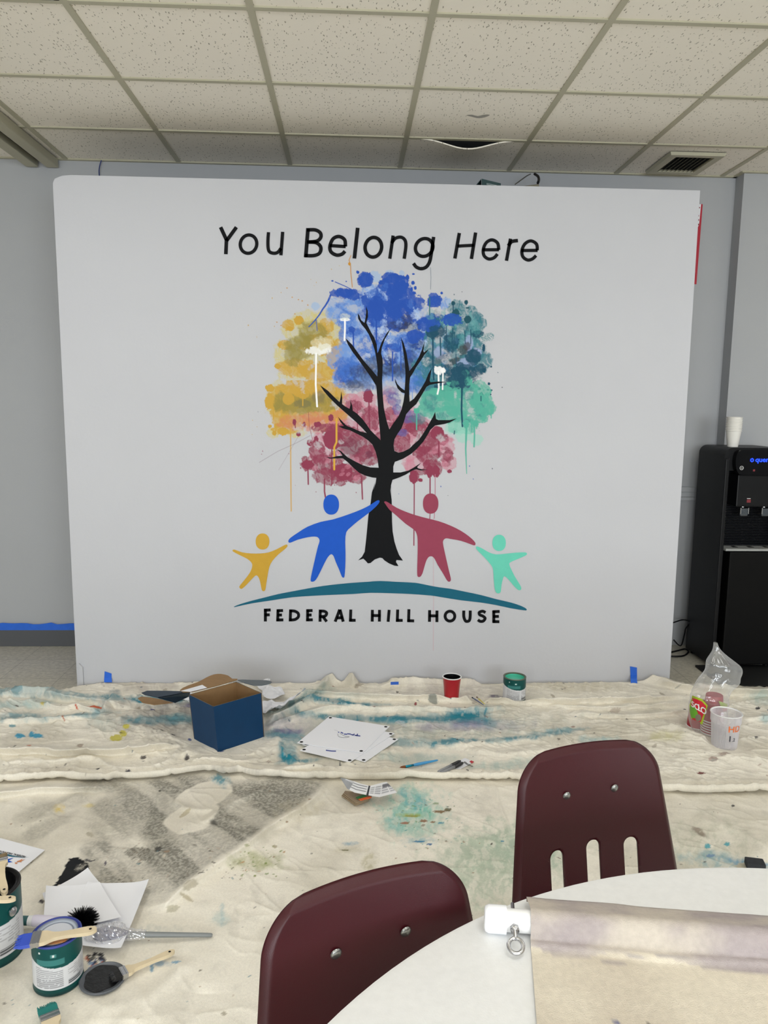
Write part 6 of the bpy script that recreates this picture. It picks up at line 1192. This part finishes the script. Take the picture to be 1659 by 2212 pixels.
# poster behind the right edge
def WP(u, v, y=4.512): p = aty(u, v, y); return (p.x, p.y, p.z)
po = thing('wall_poster', 'red and white poster on the back wall, mostly hidden behind the partition', 'poster', tuple(WP(1500, 520)))
MB().plate([WP(1420, 438), WP(1518, 441), WP(1504.5, 614), WP(1412, 611)], .003, (0, 1, 0)).build('sheet', mat('red_poster', (176, 16, 44), .5), po, world=True)
MB().plate([WP(1420, 441, 4.511), WP(1514.5, 441, 4.511), WP(1510, 487, 4.511), WP(1500, 498, 4.511), WP(1420, 500, 4.511)], .001, (0, 1, 0)).build('white_panel', M_paper, po, world=True)
b = MB()
for v in (466, 475, 485): b.plate([WP(1502, v-2, 4.5095), WP(1510, v-2, 4.5095), WP(1510, v+2, 4.5095), WP(1502, v+2, 4.5095)], .001, (0, 1, 0))
b.plate([WP(1500, 447, 4.5095), WP(1512, 447, 4.5095), WP(1512, 450, 4.5095), WP(1500, 450, 4.5095)], .001, (0, 1, 0)); b.build('printed_lines', mat('dark_red_print', (130, 14, 40), .5), po, world=True)
MB().plate([WP(1480, 588, 4.511), WP(1502, 587, 4.511), WP(1495, 597, 4.511)], .001, (0, 1, 0)).build('white_corner', M_paper, po, world=True)
# things on top of the partition
ZTP = 2.506; YT = 4.0
def TP(u, v, y): p = aty(u, v, y); return Vector((p.x, p.y, p.z))
k1 = [TP(1025, 404, YT), TP(1043, 386, YT), TP(1082, 395, YT-.02), TP(1081, 405, YT-.02)]
for p in (k1[0], k1[3]): p.z = ZTP
cx_ = (k1[0]+k1[3])/2
tbx = thing('carton', 'small dark teal carton lying on top of the partition', 'carton', (cx_.x, YT+.06, ZTP))
M_tc = mat('dark_teal_card', (34, 66, 68), .55)
A_, B2, C2 = TP(1040.5, 386, YT), TP(1082, 396, YT+.02), TP(1024, 402, YT+.08)
V = [(A_.x, A_.y, ZTP), (B2.x, B2.y, ZTP), (B2.x, B2.y, B2.z), (A_.x, A_.y, A_.z)]; V += [(x+.02, y+.12, z) for x, y, z in V]
obj('body', V, [(0, 1, 2, 3), (7, 6, 5, 4), (0, 4, 5, 1), (1, 5, 6, 2), (2, 6, 7, 3), (3, 7, 4, 0)], M_tc, tbx, world=True)
V = [(A_.x-.002, A_.y, A_.z), (A_.x+.018, A_.y+.12, A_.z), (A_.x-.035, A_.y+.12, ZTP+.004), (A_.x-.055, A_.y, ZTP+.004)]
MB().plate(V, .003).build('flap', M_tc, tbx, world=True)
b = MB()
for r0_, (ua, ub, v0, v1) in enumerate([(1051, 1073, 395.5, 400.5), (1044, 1060, 400.5, 403)]):
    for k in range(2): 
        v = v0+k*2.2; b.plate([TP(ua, v, YT-.006), TP(ub, v+(ub-ua)*.2, YT-.006), TP(ub, v+1.2+(ub-ua)*.2, YT-.006), TP(ua, v+1.2, YT-.006)], .001, (0, 1, 0))
b.build('printed_lines', mat('pale_print', (150, 166, 166), .6), tbx, world=True)
p0, p1 = TP(1082, 402, YT+.05), TP(1163, 396, YT+.05); p0.z = ZTP+.022; p1.z = ZTP+.036
pz = thing('tube_arm', 'beige tube lying on top of the partition beside the teal carton', 'tube', (p0.x, p0.y, ZTP)); mid = (p0+p1)/2
MB().tube([p0, mid, p1], [.010, .018, .026], 20).build('tube', mat('beige_plastic', (150, 146, 130), .6), pz, smooth=True, world=True)
cable([TP(1155, 376, 4.3), TP(1162, 381, 4.25), TP(1164, 388, 4.2), TP(1162, 395, 4.12)], .007, 'short thick black cable rising from the beige tube to the ceiling')
cable([TP(1113, 398, 4.05), TP(1124, 390, 4.15), TP(1138, 380, 4.3), TP(1146, 376, 4.4)], .003, 'thin grey cable from the beige tube up to a hook under the ceiling', mat('grey_cable', (90, 90, 84), .6))
# ceiling marks: grey smear on a tile
b = MB().flat([atz(u, v, ZC+.0052) for u, v in smooth_poly([(1007, 249), (1020, 248), (1032, 251), (1045, 248), (1058, 248), (1052, 252), (1040, 255), (1030, 255), (1018, 252)], 2)]); o = b.build('ceiling_smear', mat('grey_smear', (160, 157, 150), .8), ce_o)
